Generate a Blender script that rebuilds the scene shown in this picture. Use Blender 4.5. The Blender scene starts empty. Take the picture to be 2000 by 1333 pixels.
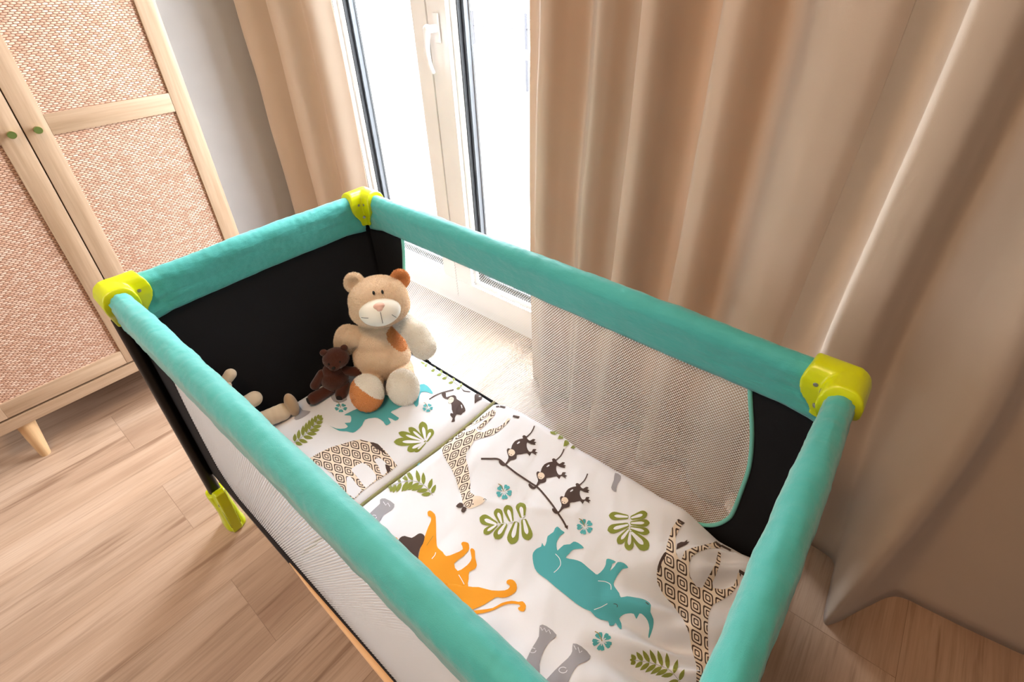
import bpy, bmesh, math, random
from mathutils import Vector, Matrix, Euler, noise
from mathutils.geometry import tessellate_polygon
random.seed(7)
C = bpy.context.scene
PI = math.pi

# ------------------------------------------------------------------ camera
CAMP = Vector((.5973, -.4380, 1.3078)); F = 999.95; PPX, PPY = 1036.2, 552.2
RC = (Matrix.Rotation(.6889, 3, 'Z') @ Matrix.Rotation(1.0076, 3, 'X') @ Matrix.Rotation(-.0230, 3, 'Z'))
cd = bpy.data.cameras.new('camera'); cam = bpy.data.objects.new('camera', cd); C.collection.objects.link(cam)
cam.matrix_world = Matrix.Translation(CAMP) @ RC.to_4x4()
cd.sensor_width = 36; cd.lens = F / 2000 * 36
cd.shift_x = -(PPX - 1000) / 2000; cd.shift_y = (PPY - 666.5) / 2000
cd.clip_start = .02
C.camera = cam
# ------------------------------------------------------------------ world, lights, exposure
C.view_settings.view_transform = 'Standard'; C.view_settings.look = 'None'
C.view_settings.gamma = 1; C.view_settings.use_curve_mapping = False
C.view_settings.exposure = 0.32
w = bpy.data.worlds.new('overcast_sky'); C.world = w; w.use_nodes = True
w.node_tree.nodes['Background'].inputs[0].default_value = (.86, .93, 1, 1)
w.node_tree.nodes['Background'].inputs[1].default_value = 21
def area(name, loc, rot, sx, sy, power, col, portal=False, spread=PI):
    l = bpy.data.lights.new(name, 'AREA'); l.shape = 'RECTANGLE'; l.size = sx; l.size_y = sy
    l.energy = power; l.color = col; l.spread = spread
    if portal: l.cycles.is_portal = True
    o = bpy.data.objects.new(name, l); C.collection.objects.link(o); o.location = loc; o.rotation_euler = rot
    return o
area('window_portal', (-.53, 1.02, 1.15), (-PI/2, 0, 0), 1.96, 2.3, 1, (1, 1, 1), True)
area('ceiling_lamp_light', (.25, -.7, 2.44), (0, 0, 0), .35, .35, 17, (1, .64, .36))
area('rear_fill_light', (-1.6, -2.1, 1.5), (PI/2, 0, -.62), 1.5, 1.5, 27, (.88, .94, 1))  # soft cool fill added at the rear left; no window is built there

# ------------------------------------------------------------------ material helpers
def lin(c):
    return tuple(((v/255)/12.92 if v/255 <= .04045 else ((v/255+.055)/1.055)**2.4) for v in c) + (1,)
class NT:
    def __init__(s, name):
        s.m = bpy.data.materials.new(name); s.m.use_nodes = True
        s.t = s.m.node_tree; s.b = s.t.nodes['Principled BSDF']; s.out = s.t.nodes['Material Output']
    def n(s, typ, **kw):
        nd = s.t.nodes.new(typ)
        for k, v in kw.items():
            if k.startswith('i_'): nd.inputs[k[2:]].default_value = v
            else: setattr(nd, k, v)
        return nd
    def l(s, a, b): s.t.links.new(a, b)
    def math(s, op, a, b=None, c=None):
        nd = s.t.nodes.new('ShaderNodeMath'); nd.operation = op
        for i, v in enumerate((a, b, c)):
            if v is None: continue
            if isinstance(v, (int, float)): nd.inputs[i].default_value = v
            else: s.l(v, nd.inputs[i])
        return nd.outputs[0]
    def coord(s, kind='Object', scale=None, rot=None, loc=None):
        tc = s.n('ShaderNodeTexCoord'); mp = s.n('ShaderNodeMapping'); s.l(tc.outputs[kind], mp.inputs[0])
        if scale: mp.inputs['Scale'].default_value = scale
        if rot: mp.inputs['Rotation'].default_value = rot
        if loc: mp.inputs['Location'].default_value = loc
        return mp.outputs[0]
    def noise(s, vec, scale, detail=3, rough=.5):
        nd = s.n('ShaderNodeTexNoise'); nd.inputs['Scale'].default_value = scale
        nd.inputs['Detail'].default_value = detail; nd.inputs['Roughness'].default_value = rough
        s.l(vec, nd.inputs['Vector']); return nd.outputs['Fac']
    def ramp(s, fac, stops):
        nd = s.n('ShaderNodeValToRGB'); e = nd.color_ramp.elements
        while len(e) < len(stops): e.new(.5)
        for i, (p, c) in enumerate(stops): e[i].position = p; e[i].color = c
        s.l(fac, nd.inputs[0]); return nd.outputs[0]
    def mix(s, fac, a, b, typ='MIX'):
        nd = s.n('ShaderNodeMix', data_type='RGBA', blend_type=typ)
        for k, v in ((0, fac), (6, a), (7, b)):
            if isinstance(v, (int, float, tuple)): nd.inputs[k].default_value = v
            else: s.l(v, nd.inputs[k])
        return nd.outputs[2]
    def bump(s, h, strength=.3, dist=.001):
        nd = s.n('ShaderNodeBump'); nd.inputs['Strength'].default_value = strength; nd.inputs['Distance'].default_value = dist
        s.l(h, nd.inputs['Height']); s.l(nd.outputs[0], s.b.inputs['Normal']); return nd.outputs[0]
def simple(name, col, rough=.5, metal=0, sheen=0, spec=.5, bump=None):
    k = NT(name); k.b.inputs['Base Color'].default_value = lin(col); k.b.inputs['Roughness'].default_value = rough
    k.b.inputs['Metallic'].default_value = metal; k.b.inputs['Specular IOR Level'].default_value = spec
    if sheen: k.b.inputs['Sheen Weight'].default_value = sheen
    v = k.coord()
    nz = k.noise(v, 9, 2)
    k.l(k.mix(1.0, lin(col), k.ramp(nz, [(0, (.94, .94, .94, 1)), (1, (1.05, 1.05, 1.05, 1))]), 'MULTIPLY'), k.b.inputs['Base Color'])
    if bump: k.bump(k.noise(v, bump[0], 3), bump[1], bump[2])
    return k.m
def fabric(name, col, translu=0.0, scale=900, strength=.15, rough=.9, sheen=.2, var=.06, wr=None, tcol=None):
    k = NT(name); v = k.coord()
    nz = k.noise(v, 5, 3)
    base = k.mix(1.0, lin(col), k.ramp(nz, [(.3, (1-var,)*3+(1,)), (.7, (1+var,)*3+(1,))]), 'MULTIPLY')
    k.l(base, k.b.inputs['Base Color']); k.b.inputs['Roughness'].default_value = rough
    k.b.inputs['Sheen Weight'].default_value = sheen; k.b.inputs['Specular IOR Level'].default_value = .25
    h = k.noise(v, scale, 2)
    if wr:
        wv = k.coord(scale=wr[1]); h = k.math('ADD', k.math('MULTIPLY', h, .25), k.math('MULTIPLY', k.noise(wv, wr[0], 3, .55), wr[2]))
    nrm = k.bump(h, strength, .002)
    if translu:
        tr = k.n('ShaderNodeBsdfTranslucent'); k.l(base if not tcol else k.mix(1.0, base, tcol, 'MULTIPLY'), tr.inputs[0]); k.l(nrm, tr.inputs['Normal'])
        mx = k.n('ShaderNodeMixShader'); mx.inputs[0].default_value = translu
        k.l(k.b.outputs[0], mx.inputs[1]); k.l(tr.outputs[0], mx.inputs[2]); k.l(mx.outputs[0], k.out.inputs[0])
    return k.m
def wood(name, c1, c2, axis, scale=1.0, rough=.5):
    k = NT(name); sc = [26*scale]*3; sc[axis] = 1.6*scale
    v = k.coord(scale=tuple(sc))
    n1 = k.noise(v, 1.4, 5, .6)
    sc2 = [130*scale]*3; sc2[axis] = 4*scale
    n2 = k.noise(k.coord(scale=tuple(sc2)), 1.5, 3, .6)
    col = k.ramp(n1, [(.3, lin(c2)), (.62, lin(c1))])
    col = k.mix(1, col, k.ramp(n2, [(.3, (.90, .89, .87, 1)), (.6, (1.03, 1.03, 1.03, 1))]), 'MULTIPLY')
    k.l(col, k.b.inputs['Base Color']); k.b.inputs['Roughness'].default_value = rough
    k.bump(n2, .12, .0008); return k.m

M = {}
M['wall'] = simple('plaster_wall', (180, 177, 175), .9, bump=(160, .12, .001))
M['ceiling'] = simple('ceiling_paint', (240, 238, 234), .95)
M['upvc'] = simple('white_upvc', (243, 243, 243), .35)
M['anthracite'] = simple('anthracite_gasket', (44, 47, 54), .5)
M['seal'] = simple('black_rubber_seal', (30, 30, 33), .6)
M['handle'] = simple('white_handle', (248, 248, 250), .25)
M['oakv'] = wood('oak_vertical', (184, 156, 130), (164, 134, 106), 2)
M['oakh'] = wood('oak_horizontal', (184, 156, 130), (164, 134, 106), 1)
M['oakleg'] = wood('oak_leg', (214, 178, 134), (202, 160, 116), 2)
M['dark_gap'] = simple('dark_wardrobe_inside', (52, 34, 22), .9)
M['knob_face'] = simple('olive_knob_face', (92, 104, 48), .45, .3)
M['brass'] = simple('aged_brass', (170, 160, 90), .3, .9)
M['curtain'] = fabric('taupe_curtain', (198, 180, 162), .16, 700, .10, .95, .25, .02, tcol=(1, .72, .45, 1))
M['mint'] = fabric('mint_polyester', (70, 170, 164), .05, 1100, .8, .5, .35, .05, wr=(1.0, (26, 26, 60), 1.6))
M['piping'] = fabric('mint_piping_fabric', (120, 205, 190), .05, 1200, .4, .7)
M['blackfab'] = fabric('black_polyester', (20, 20, 24), 0, 900, .3, .85, 0, .1, wr=(1.0, (9, 9, 14), .8))
M['blackmetal'] = simple('black_enamel_tube', (7, 7, 8), .28, spec=.3)
M['tan_edge'] = fabric('tan_mattress_edge', (238, 190, 140), 0, 500, .2)
M['mattress'] = fabric('pale_mattress', (226, 220, 214), 0, 500, .2)
M['lime'] = simple('lime_plastic', (196, 206, 0), .3, spec=.5)
M['lime_dark'] = simple('lime_plastic_web', (150, 160, 10), .4)
M['steel'] = simple('steel_rivet', (150, 150, 145), .35, .8)
M['sheet'] = fabric('white_cotton', (240, 242, 250), .06, 1400, .25, .92, .3, .01, wr=(1.0, (14, 17, 14), .75))
M['olivepipe'] = fabric('olive_piping', (140, 138, 96), 0, 900, .3)
for nme, c in (('p_brown', (82, 66, 62)), ('p_orange', (240, 160, 40)), ('p_teal', (86, 176, 184)), ('p_olive', (138, 146, 62)),
               ('p_grey', (164, 163, 171)), ('p_tan', (242, 224, 205)), ('p_white', (240, 242, 250)), ('p_black', (35, 32, 34)), ('p_gold', (150, 130, 70))):
    M[nme] = fabric('print_' + nme[2:], c, .05, 1400, .2, .92, .2, .01, wr=(1.0, (14, 17, 14), .75))
M['fur'] = fabric('cream_plush', (248, 224, 196), .1, 500, .4, .95, .5, .07)
M['furw'] = fabric('white_plush', (250, 245, 236), .1, 500, .4, .95, .5, .05)
M['furo'] = fabric('orange_plush', (226, 156, 94), .08, 500, .4, .95, .4, .10)
M['muzzle'] = fabric('ivory_velour', (244, 238, 226), 0, 1200, .1, .9, .4, .02)
M['nose'] = fabric('pink_velour', (238, 190, 172), 0, 1200, .1, .9, .4, .03)
M['thread'] = simple('dark_thread', (40, 36, 34), .6)
M['eye'] = simple('black_eye', (14, 12, 12), .2)
M['furb'] = fabric('brown_plush', (74, 34, 20), 0, 600, .4, .95, .3, .12)
M['soleb'] = simple('black_sole', (18, 14, 13), .8)
M['furt'] = fabric('beige_plush', (206, 186, 160), 0, 700, .4, .95, .4, .05)
M['furs'] = fabric('tan_sole_plush', (176, 148, 116), 0, 700, .5, .95, .4, .08)
M['balcony'] = simple('pale_balcony_slab', (215, 213, 208), .8)
M['railing'] = simple('white_railing_paint', (245, 245, 245), .5)
M['post'] = simple('grey_fence_post', (34, 33, 40), .7)
M['ground'] = simple('pale_lawn', (186, 182, 166), .95)
M['bark'] = simple('bark', (46, 40, 38), .9)
M['stone'] = simple('pale_patio_stone', (170, 172, 172), .9)

def m_floor():
    k = NT('oak_floorboards')
    tc = k.n('ShaderNodeTexCoord'); mp = k.n('ShaderNodeMapping'); k.l(tc.outputs['Object'], mp.inputs[0])
    mp.inputs['Rotation'].default_value = (0, 0, -PI/2); mp.inputs['Location'].default_value = (.388, .0, 0)
    br = k.n('ShaderNodeTexBrick'); k.l(mp.outputs[0], br.inputs['Vector'])
    br.offset = .37; br.inputs['Scale'].default_value = 1; br.inputs['Brick Width'].default_value = 1.25
    br.inputs['Row Height'].default_value = .222; br.inputs['Mortar Size'].default_value = .0007; br.inputs['Mortar Smooth'].default_value = 0
    br.inputs['Color1'].default_value = (0, 0, 0, 1); br.inputs['Color2'].default_value = (1, 1, 1, 1); br.inputs['Mortar'].default_value = (.5, .5, .5, 1)
    sep = k.n('ShaderNodeSeparateXYZ'); k.l(tc.outputs['Object'], sep.inputs[0])
    off = k.math('MULTIPLY', br.outputs['Color'], 7.3)
    cmb = k.n('ShaderNodeCombineXYZ'); k.l(k.math('ADD', sep.outputs[0], off), cmb.inputs[0])
    k.l(k.math('ADD', sep.outputs[1], k.math('MULTIPLY', off, 3.1)), cmb.inputs[1]); k.l(off, cmb.inputs[2])
    def nz(sx, sy, sc, d, r):
        m2 = k.n('ShaderNodeMapping'); k.l(cmb.outputs[0], m2.inputs[0]); m2.inputs['Scale'].default_value = (sx, sy, 1)
        return k.noise(m2.outputs[0], sc, d, r)
    n1 = nz(9, 1.1, 1.2, 4, .55); n2 = nz(60, 2.2, 1.5, 5, .65); n3 = nz(22, 1.2, 1.3, 4, .6); n4 = nz(200, 6, 1.5, 2, .6)
    col = k.ramp(n1, [(.25, lin((156, 126, 104))), (.5, lin((178, 150, 127))), (.75, lin((193, 167, 146)))])
    col = k.mix(1, col, k.ramp(n2, [(.30, (.78, .75, .73, 1)), (.48, (1, 1, 1, 1)), (.8, (1.05, 1.05, 1.05, 1))]), 'MULTIPLY')
    col = k.mix(1, col, k.ramp(n3, [(.34, (.62, .56, .52, 1)), (.43, (.97, .97, .97, 1)), (1, (1.02, 1.02, 1.02, 1))]), 'MULTIPLY')
    col = k.mix(1, col, k.ramp(n4, [(.35, (.93, .92, .91, 1)), (.6, (1.02, 1.02, 1.02, 1))]), 'MULTIPLY')
    tint = k.ramp(br.outputs['Color'], [(0, (.93, .92, .91, 1)), (1, (1.05, 1.03, 1.01, 1))])
    col = k.mix(1, col, tint, 'MULTIPLY')
    col = k.mix(k.math('MULTIPLY', br.outputs['Fac'], .5), col, lin((96, 66, 46)))
    k.l(col, k.b.inputs['Base Color']); k.b.inputs['Roughness'].default_value = .42
    k.bump(k.math('SUBTRACT', k.math('MULTIPLY', n4, .3), br.outputs['Fac']), .15, .0006)
    return k.m
M['floor'] = m_floor()

def m_cane():
    k = NT('woven_cane'); tc = k.n('ShaderNodeTexCoord'); sep = k.n('ShaderNodeSeparateXYZ'); k.l(tc.outputs['Object'], sep.inputs[0])
    wob = k.noise(tc.outputs['Object'], 22, 2)
    u = k.math('DIVIDE', k.math('ADD', sep.outputs[1], k.math('MULTIPLY', wob, .008)), .0135)
    v = k.math('DIVIDE', k.math('ADD', sep.outputs[2], k.math('MULTIPLY', wob, .006)), .0054)
    row = k.math('FLOOR', v); uo = k.math('ADD', u, k.math('MULTIPLY', row, .5))
    fu = k.math('SUBTRACT', k.math('FRACT', uo), .5); fv = k.math('SUBTRACT', k.math('FRACT', v), .5)
    d = k.math('ADD', k.math('POWER', k.math('MULTIPLY', fu, 2.0), 2), k.math('POWER', k.math('MULTIPLY', fv, 1.9), 2))
    h = k.math('MAXIMUM', k.math('SUBTRACT', 1, d), 0)
    cid = k.n('ShaderNodeCombineXYZ'); k.l(k.math('FLOOR', uo), cid.inputs[0]); k.l(row, cid.inputs[1])
    wn = k.n('ShaderNodeTexWhiteNoise', noise_dimensions='2D'); k.l(cid.outputs[0], wn.inputs['Vector'])
    strand = k.ramp(wn.outputs['Value'], [(0, lin((194, 150, 124))), (.5, lin((212, 174, 150))), (1, lin((226, 196, 176)))])
    gap = k.mix(k.noise(tc.outputs['Object'], 7, 2), lin((122, 80, 62)), lin((156, 112, 88)))
    col = k.mix(k.ramp(h, [(.0, (0, 0, 0, 1)), (.45, (1, 1, 1, 1))]), gap, strand)
    k.l(col, k.b.inputs['Base Color']); k.b.inputs['Roughness'].default_value = .6
    k.bump(k.math('SQRT', h), .9, .0016); return k.m
M['cane'] = m_cane()

def m_net():
    k = NT('white_netting'); tc = k.n('ShaderNodeTexCoord'); sep = k.n('ShaderNodeSeparateXYZ'); k.l(tc.outputs['Object'], sep.inputs[0])
    a = k.math('COSINE', k.math('MULTIPLY', sep.outputs[0], 2*PI/.0062)); b = k.math('COSINE', k.math('MULTIPLY', sep.outputs[2], 2*PI/.0078))
    hole = k.math('GREATER_THAN', k.math('MULTIPLY', a, b), -.03)
    k.b.inputs['Base Color'].default_value = lin((248, 245, 242)); k.b.inputs['Roughness'].default_value = .8
    tl = k.n('ShaderNodeBsdfTranslucent'); tl.inputs[0].default_value = lin((248, 245, 242))
    m1 = k.n('ShaderNodeMixShader'); m1.inputs[0].default_value = .3; k.l(k.b.outputs[0], m1.inputs[1]); k.l(tl.outputs[0], m1.inputs[2])
    tp = k.n('ShaderNodeBsdfTransparent'); m2 = k.n('ShaderNodeMixShader'); k.l(hole, m2.inputs[0])
    k.l(m1.outputs[0], m2.inputs[1]); k.l(tp.outputs[0], m2.inputs[2]); k.l(m2.outputs[0], k.out.inputs[0]); return k.m
M['net'] = m_net()

def m_glass():
    k = NT('window_glass'); tp = k.n('ShaderNodeBsdfTransparent'); gl = k.n('ShaderNodeBsdfGlossy'); gl.inputs['Roughness'].default_value = .02
    lw = k.n('ShaderNodeLayerWeight'); lw.inputs[0].default_value = .5
    fac = k.math('ADD', k.math('MULTIPLY', k.math('POWER', lw.outputs['Facing'], 5), .7), .03)
    mx = k.n('ShaderNodeMixShader'); k.l(fac, mx.inputs[0]); k.l(tp.outputs[0], mx.inputs[1]); k.l(gl.outputs[0], mx.inputs[2])
    k.l(mx.outputs[0], k.out.inputs[0]); return k.m
M['glass'] = m_glass()

def m_diamond():
    k = NT('giraffe_print'); tc = k.n('ShaderNodeTexCoord'); sep = k.n('ShaderNodeSeparateXYZ'); k.l(tc.outputs['UV'], sep.inputs[0])
    f = [k.math('ABSOLUTE', k.math('SUBTRACT', k.math('FRACT', k.math('ADD', sep.outputs[i], .5)), .5)) for i in (0, 1)]
    p = [k.math('POWER', x, 5) for x in f]
    d = k.math('POWER', k.math('ADD', p[0], p[1]), .2)
    def band(a, b): return k.math('MULTIPLY', k.math('GREATER_THAN', d, a), k.math('LESS_THAN', d, b))
    fac = k.math('MINIMUM', k.math('ADD', band(.315, .415), band(.12, .205)), 1)
    col = k.mix(fac, lin((240, 226, 210)), lin((80, 64, 58)))
    k.l(col, k.b.inputs['Base Color']); k.b.inputs['Roughness'].default_value = .92; k.b.inputs['Specular IOR Level'].default_value = .25
    return k.m
M['diamond'] = m_diamond()

# ------------------------------------------------------------------ object helpers
def link(o): C.collection.objects.link(o); return o
def obj(name, bm, mat, parent=None, smooth=True, mats=None):
    me = bpy.data.meshes.new(name)
    if isinstance(bm, bmesh.types.BMesh):
        bm.normal_update(); bm.to_mesh(me); bm.free()
    else: me = bm; me.name = name
    for mm in (mats or [mat]): me.materials.append(mm)
    if smooth:
        me.polygons.foreach_set('use_smooth', [True]*len(me.polygons))
        if smooth == 'auto':
            me.set_sharp_from_angle(angle=math.radians(38))
    o = bpy.data.objects.new(name, me); link(o)
    if parent:
        o.parent = parent; o.matrix_parent_inverse = parent.matrix_world.inverted()
    return o
def thing(name, label, cat, loc=(0, 0, 0), group=None):
    o = bpy.data.objects.new(name, None); link(o); o.location = loc; o.matrix_world = Matrix.Translation(loc)
    o.empty_display_size = .05; o['label'] = label; o['category'] = cat
    if group: o['group'] = group
    return o
def tag(o, label, cat, group=None):
    o['label'] = label; o['category'] = cat
    if group: o['group'] = group
    return o
def struct(o): o['kind'] = 'structure'; return o
def box(bm, x0, x1, y0, y1, z0, z1, bev=0, mi=0):
    r = bmesh.ops.create_cube(bm, size=1)['verts']
    for v in r:
        v.co = Vector(((x0+x1)/2 + v.co.x*(x1-x0), (y0+y1)/2 + v.co.y*(y1-y0), (z0+z1)/2 + v.co.z*(z1-z0)))
    fs = {f for v in r for f in v.link_faces}
    for f in fs: f.material_index = mi
    if bev:
        es = {e for f in fs for e in f.edges}
        bmesh.ops.bevel(bm, geom=list(es), offset=bev, segments=2, affect='EDGES', profile=.6)
    return bm
def nbox(*a, **k): return box(bmesh.new(), *a, **k)
def frame_to(d, up=Vector((0, 0, 1))):
    d = Vector(d).normalized(); u = d.cross(up)
    if u.length < 1e-4: u = d.cross(Vector((0, 1, 0)))
    u.normalize(); v = u.cross(d).normalized(); return u, v, d
def tube(bm, pts, rad, seg=12, cap=True, mi=0):
    pts = [Vector(p) for p in pts]; n = len(pts)
    rs = rad if isinstance(rad, (list, tuple)) else [rad]*n
    rings = []; pu = None
    for i, p in enumerate(pts):
        d = (pts[min(i+1, n-1)] - pts[max(i-1, 0)])
        u, v, _ = frame_to(d)
        if pu is not None and u.dot(pu) < 0: u = -u; v = -v
        pu = u
        rings.append([bm.verts.new(p + (u*math.cos(2*PI*k/seg) + v*math.sin(2*PI*k/seg))*rs[i]) for k in range(seg)])
    for a, b in zip(rings, rings[1:]):
        for k in range(seg):
            f = bm.faces.new((a[k], a[(k+1) % seg], b[(k+1) % seg], b[k])); f.material_index = mi
    if cap:
        bm.faces.new(rings[0][::-1]).material_index = mi; bm.faces.new(rings[-1]).material_index = mi
    return bm
def ell(bm, c, r, axis=None, up=(0, 0, 1), seg=24, mi=0):
    """ellipsoid; r=(along axis, side, up)"""
    m = Matrix.Identity(3)
    if axis is not None:
        d = Vector(axis).normalized(); s = Vector(up).cross(d).normalized(); u = d.cross(s).normalized()
        m = Matrix((d, s, u)).transposed()
    res = bmesh.ops.create_uvsphere(bm, u_segments=seg, v_segments=max(8, seg*2//3), radius=1)['verts']
    c = Vector(c)
    for v in res: v.co = c + m @ Vector((v.co.x*r[0], v.co.y*r[1], v.co.z*r[2]))
    for f in {f for v in res for f in v.link_faces}: f.material_index = mi
    return bm
def capsule(bm, a, b, ra, rb, n=7, seg=18):
    a = Vector(a); b = Vector(b)
    for i in range(n):
        t = i/(n-1); r = ra + (rb-ra)*t
        ell(bm, a.lerp(b, t), (r, r, r), seg=seg)
    return bm
def remesh(bm, vox, smooth_iter=4, fac=.5):
    me = bpy.data.meshes.new('t'); bm.to_mesh(me); bm.free()
    o = bpy.data.objects.new('t', me); link(o)
    r = o.modifiers.new('r', 'REMESH'); r.mode = 'VOXEL'; r.voxel_size = vox
    if smooth_iter:
        s = o.modifiers.new('s', 'SMOOTH'); s.iterations = smooth_iter; s.factor = fac
    dg = bpy.context.evaluated_depsgraph_get(); dg.update()
    me2 = bpy.data.meshes.new_from_object(o.evaluated_get(dg))
    bpy.data.objects.remove(o); bpy.data.meshes.remove(me)
    b2 = bmesh.new(); b2.from_mesh(me2); bpy.data.meshes.remove(me2); return b2
def furry(bm, n, length, width=.0011, comb=Vector((0, 0, -.5)), seed=1):
    rnd = random.Random(seed); bm.faces.ensure_lookup_table(); bm.normal_update()
    fs = list(bm.faces); ar = [f.calc_area() for f in fs]; tot = sum(ar)
    acc = 0; k = 0; data = []
    picks = sorted(rnd.random()*tot for _ in range(n))
    for f, a in zip(fs, ar):
        acc += a
        while k < n and picks[k] <= acc:
            vs = [v.co for v in f.verts]; ws = [rnd.random() for _ in vs]; s = sum(ws)
            p = sum((v*w_ for v, w_ in zip(vs, ws)), Vector())/s
            data.append((p, f.normal.copy(), f.material_index)); k += 1
    for p, nrm, mi in data:
        d = (nrm + comb*.7 + Vector((rnd.uniform(-.6, .6), rnd.uniform(-.6, .6), rnd.uniform(-.6, .6)))).normalized()
        if d.dot(nrm) < .15: d = (d + nrm*.5).normalized()
        s = d.cross(Vector((rnd.uniform(-1, 1), rnd.uniform(-1, 1), rnd.uniform(-1, 1)))).normalized()*width
        L = length*rnd.uniform(.6, 1.2); q = p + d*L
        f = bm.faces.new((bm.verts.new(p - s), bm.verts.new(p + s), bm.verts.new(q))); f.material_index = mi
    return bm
def catmull(P, n=8, closed=False):
    out = []; N = len(P)
    def g(i): return P[i % N] if closed else P[max(0, min(N-1, i))]
    for i in range(N if closed else N-1):
        p0, p1, p2, p3 = g(i-1), g(i), g(i+1), g(i+2)
        for k in range(n):
            t = k/n
            out.append(tuple(.5*((2*b) + (-a+c)*t + (2*a-5*b+4*c-d)*t*t + (-a+3*b-3*c+d)*t**3) for a, b, c, d in zip(p0, p1, p2, p3)))
    if not closed: out.append(tuple(P[-1]))
    return out
def poly_prism(bm, pts3, depth):
    """extrude a planar polygon (3d points) by vector depth"""
    d = Vector(depth); a = [bm.verts.new(Vector(p)) for p in pts3]; b = [bm.verts.new(Vector(p)+d) for p in pts3]
    n = len(a)
    tris = tessellate_polygon([[Vector(p) for p in pts3]])
    for t in tris:
        bm.faces.new([a[i] for i in t]); bm.faces.new([b[i] for i in t][::-1])
    for i in range(n):
        bm.faces.new((a[i], a[(i+1) % n], b[(i+1) % n], b[i]))
    bmesh.ops.recalc_face_normals(bm, faces=bm.faces[:]); return bm

# ------------------------------------------------------------------ room shell
WY = .82                     # window wall inner face
XL, XR, YB, ZC = -1.88, 2.3, -2.6, 2.5
struct(obj('floor', nbox(XL-.1, XR+.1, YB-.1, WY+.2, -.05, 0), M['floor'], smooth=False))
struct(obj('ceiling', nbox(XL-.1, XR+.1, YB-.1, WY+.2, ZC, ZC+.05), M['ceiling'], smooth=False))
struct(obj('wall_left', nbox(XL-.12, XL, YB-.1, WY+.2, 0, ZC), M['wall'], smooth=False))
struct(obj('wall_right', nbox(XR, XR+.12, YB-.1, WY+.2, 0, ZC), M['wall'], smooth=False))
struct(obj('wall_back', nbox(XL, XR, YB-.12, YB, 0, ZC), M['wall'], smooth=False))
bw = bmesh.new()
OX0, OX1, OZ = -1.50, .44, 2.3
box(bw, XL, OX0, WY, WY+.18, 0, ZC); box(bw, OX1, XR, WY, WY+.18, 0, ZC); box(bw, OX0, OX1, WY, WY+.18, OZ, ZC)
struct(obj('wall_window', bw, M['wall'], smooth=False))

# ------------------------------------------------------------------ french window
win = thing('window_1', '', ''); del win['label']; del win['category']; struct(win)
b = bmesh.new(); fy0, fy1 = WY+.005, WY+.10
box(b, OX0, OX1, fy0, fy1, 0, .048, .003); box(b, OX0, OX1, fy0, fy1, OZ-.05, OZ, .003)
box(b, OX0, OX0+.045, fy0, fy1, .048, OZ-.05, .003); box(b, OX1-.045, OX1, fy0, fy1, .048, OZ-.05, .003)
obj('window_frame', b, M['upvc'], win, 'auto')
def sash(x0, x1, gx0, gx1, name='window_sash'):
    sy0, sy1 = WY-.006, WY+.075; z0, z1, gz0, gz1 = .052, OZ-.052, .145, OZ-.15
    b = bmesh.new()
    box(b, x0, x1, sy0, sy1, z0, gz0, .004); box(b, x0, x1, sy0, sy1, gz1, z1, .004)
    box(b, x0, gx0, sy0, sy1, gz0, gz1, .004); box(b, gx1, x1, sy0, sy1, gz0, gz1, .004)
    # glazing bead
    for a0, a1, c0, c1 in ((gx0, gx1, gz0, gz0+.014), (gx0, gx1, gz1-.014, gz1), (gx0, gx0+.014, gz0, gz1), (gx1-.014, gx1, gz0, gz1)):
        box(b, a0, a1, sy0+.018, sy0+.036, c0, c1, .003)
    s = obj(name, b, M['upvc'], win, 'auto')
    b = bmesh.new(); gy = sy0+.045
    for a0, a1, c0, c1 in ((gx0, gx1, gz0, gz0+.030), (gx0, gx1, gz1-.030, gz1), (gx0, gx0+.030, gz0, gz1), (gx1-.030, gx1, gz0, gz1)):
        box(b, a0, a1, gy+.006, gy+.028, c0, c1)
    obj('spacer_bar', b, M['anthracite'], s, False)
    b = bmesh.new()
    for a0, a1, c0, c1 in ((gx0+.012, gx1-.012, gz0+.012, gz0+.017), (gx0+.013, gx0+.018, gz0, gz1), (gx1-.018, gx1-.013, gz0, gz1)):
        box(b, a0, a1, sy0+.034, gy+.002, c0, c1)
    box(b, gx0+.028, gx0+.033, gy+.026, gy+.034, gz0, gz1); box(b, gx0, gx1, gy+.026, gy+.034, gz0+.028, gz0+.033)
    obj('rubber_seal', b, M['seal'], s, False)
    obj('glass_pane', nbox(gx0+.004, gx1-.004, gy-.001, gy+.003, gz0+.004, gz1-.004), M['glass'], s, False)
    return s
sash(-1.448, -.852, -1.375, -.925); sr = sash(-.846, -.10, -.755, -.19); sash(-.094, .388, -.0, .30)
# handle on the right sash
b = bmesh.new(); hx, hz, hy = -.800, 1.125, WY-.006
box(b, hx-.014, hx+.014, hy-.010, hy, hz-.045, hz+.045, .006)
tube(b, [(hx, hy-.008, hz), (hx, hy-.045, hz)], .0125, 16)
ell(b, (hx, hy-.045, hz), (.015, .013, .015))
tube(b, catmull([(hx, hy-.045, hz+.004), (hx, hy-.052, hz-.025), (hx, hy-.057, hz-.06), (hx, hy-.052, hz-.10), (hx, hy-.040, hz-.132)], 5),
     [.0125 - .006*i/20 for i in range(21)], 12)
obj('window_handle', b, M['handle'], sr, 'auto')
struct(obj('wall_lining', nbox(OX0-.02, OX0, WY+.10, WY+.18, 0, OZ), M['anthracite'], smooth=False)).name = 'trim_1'

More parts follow.
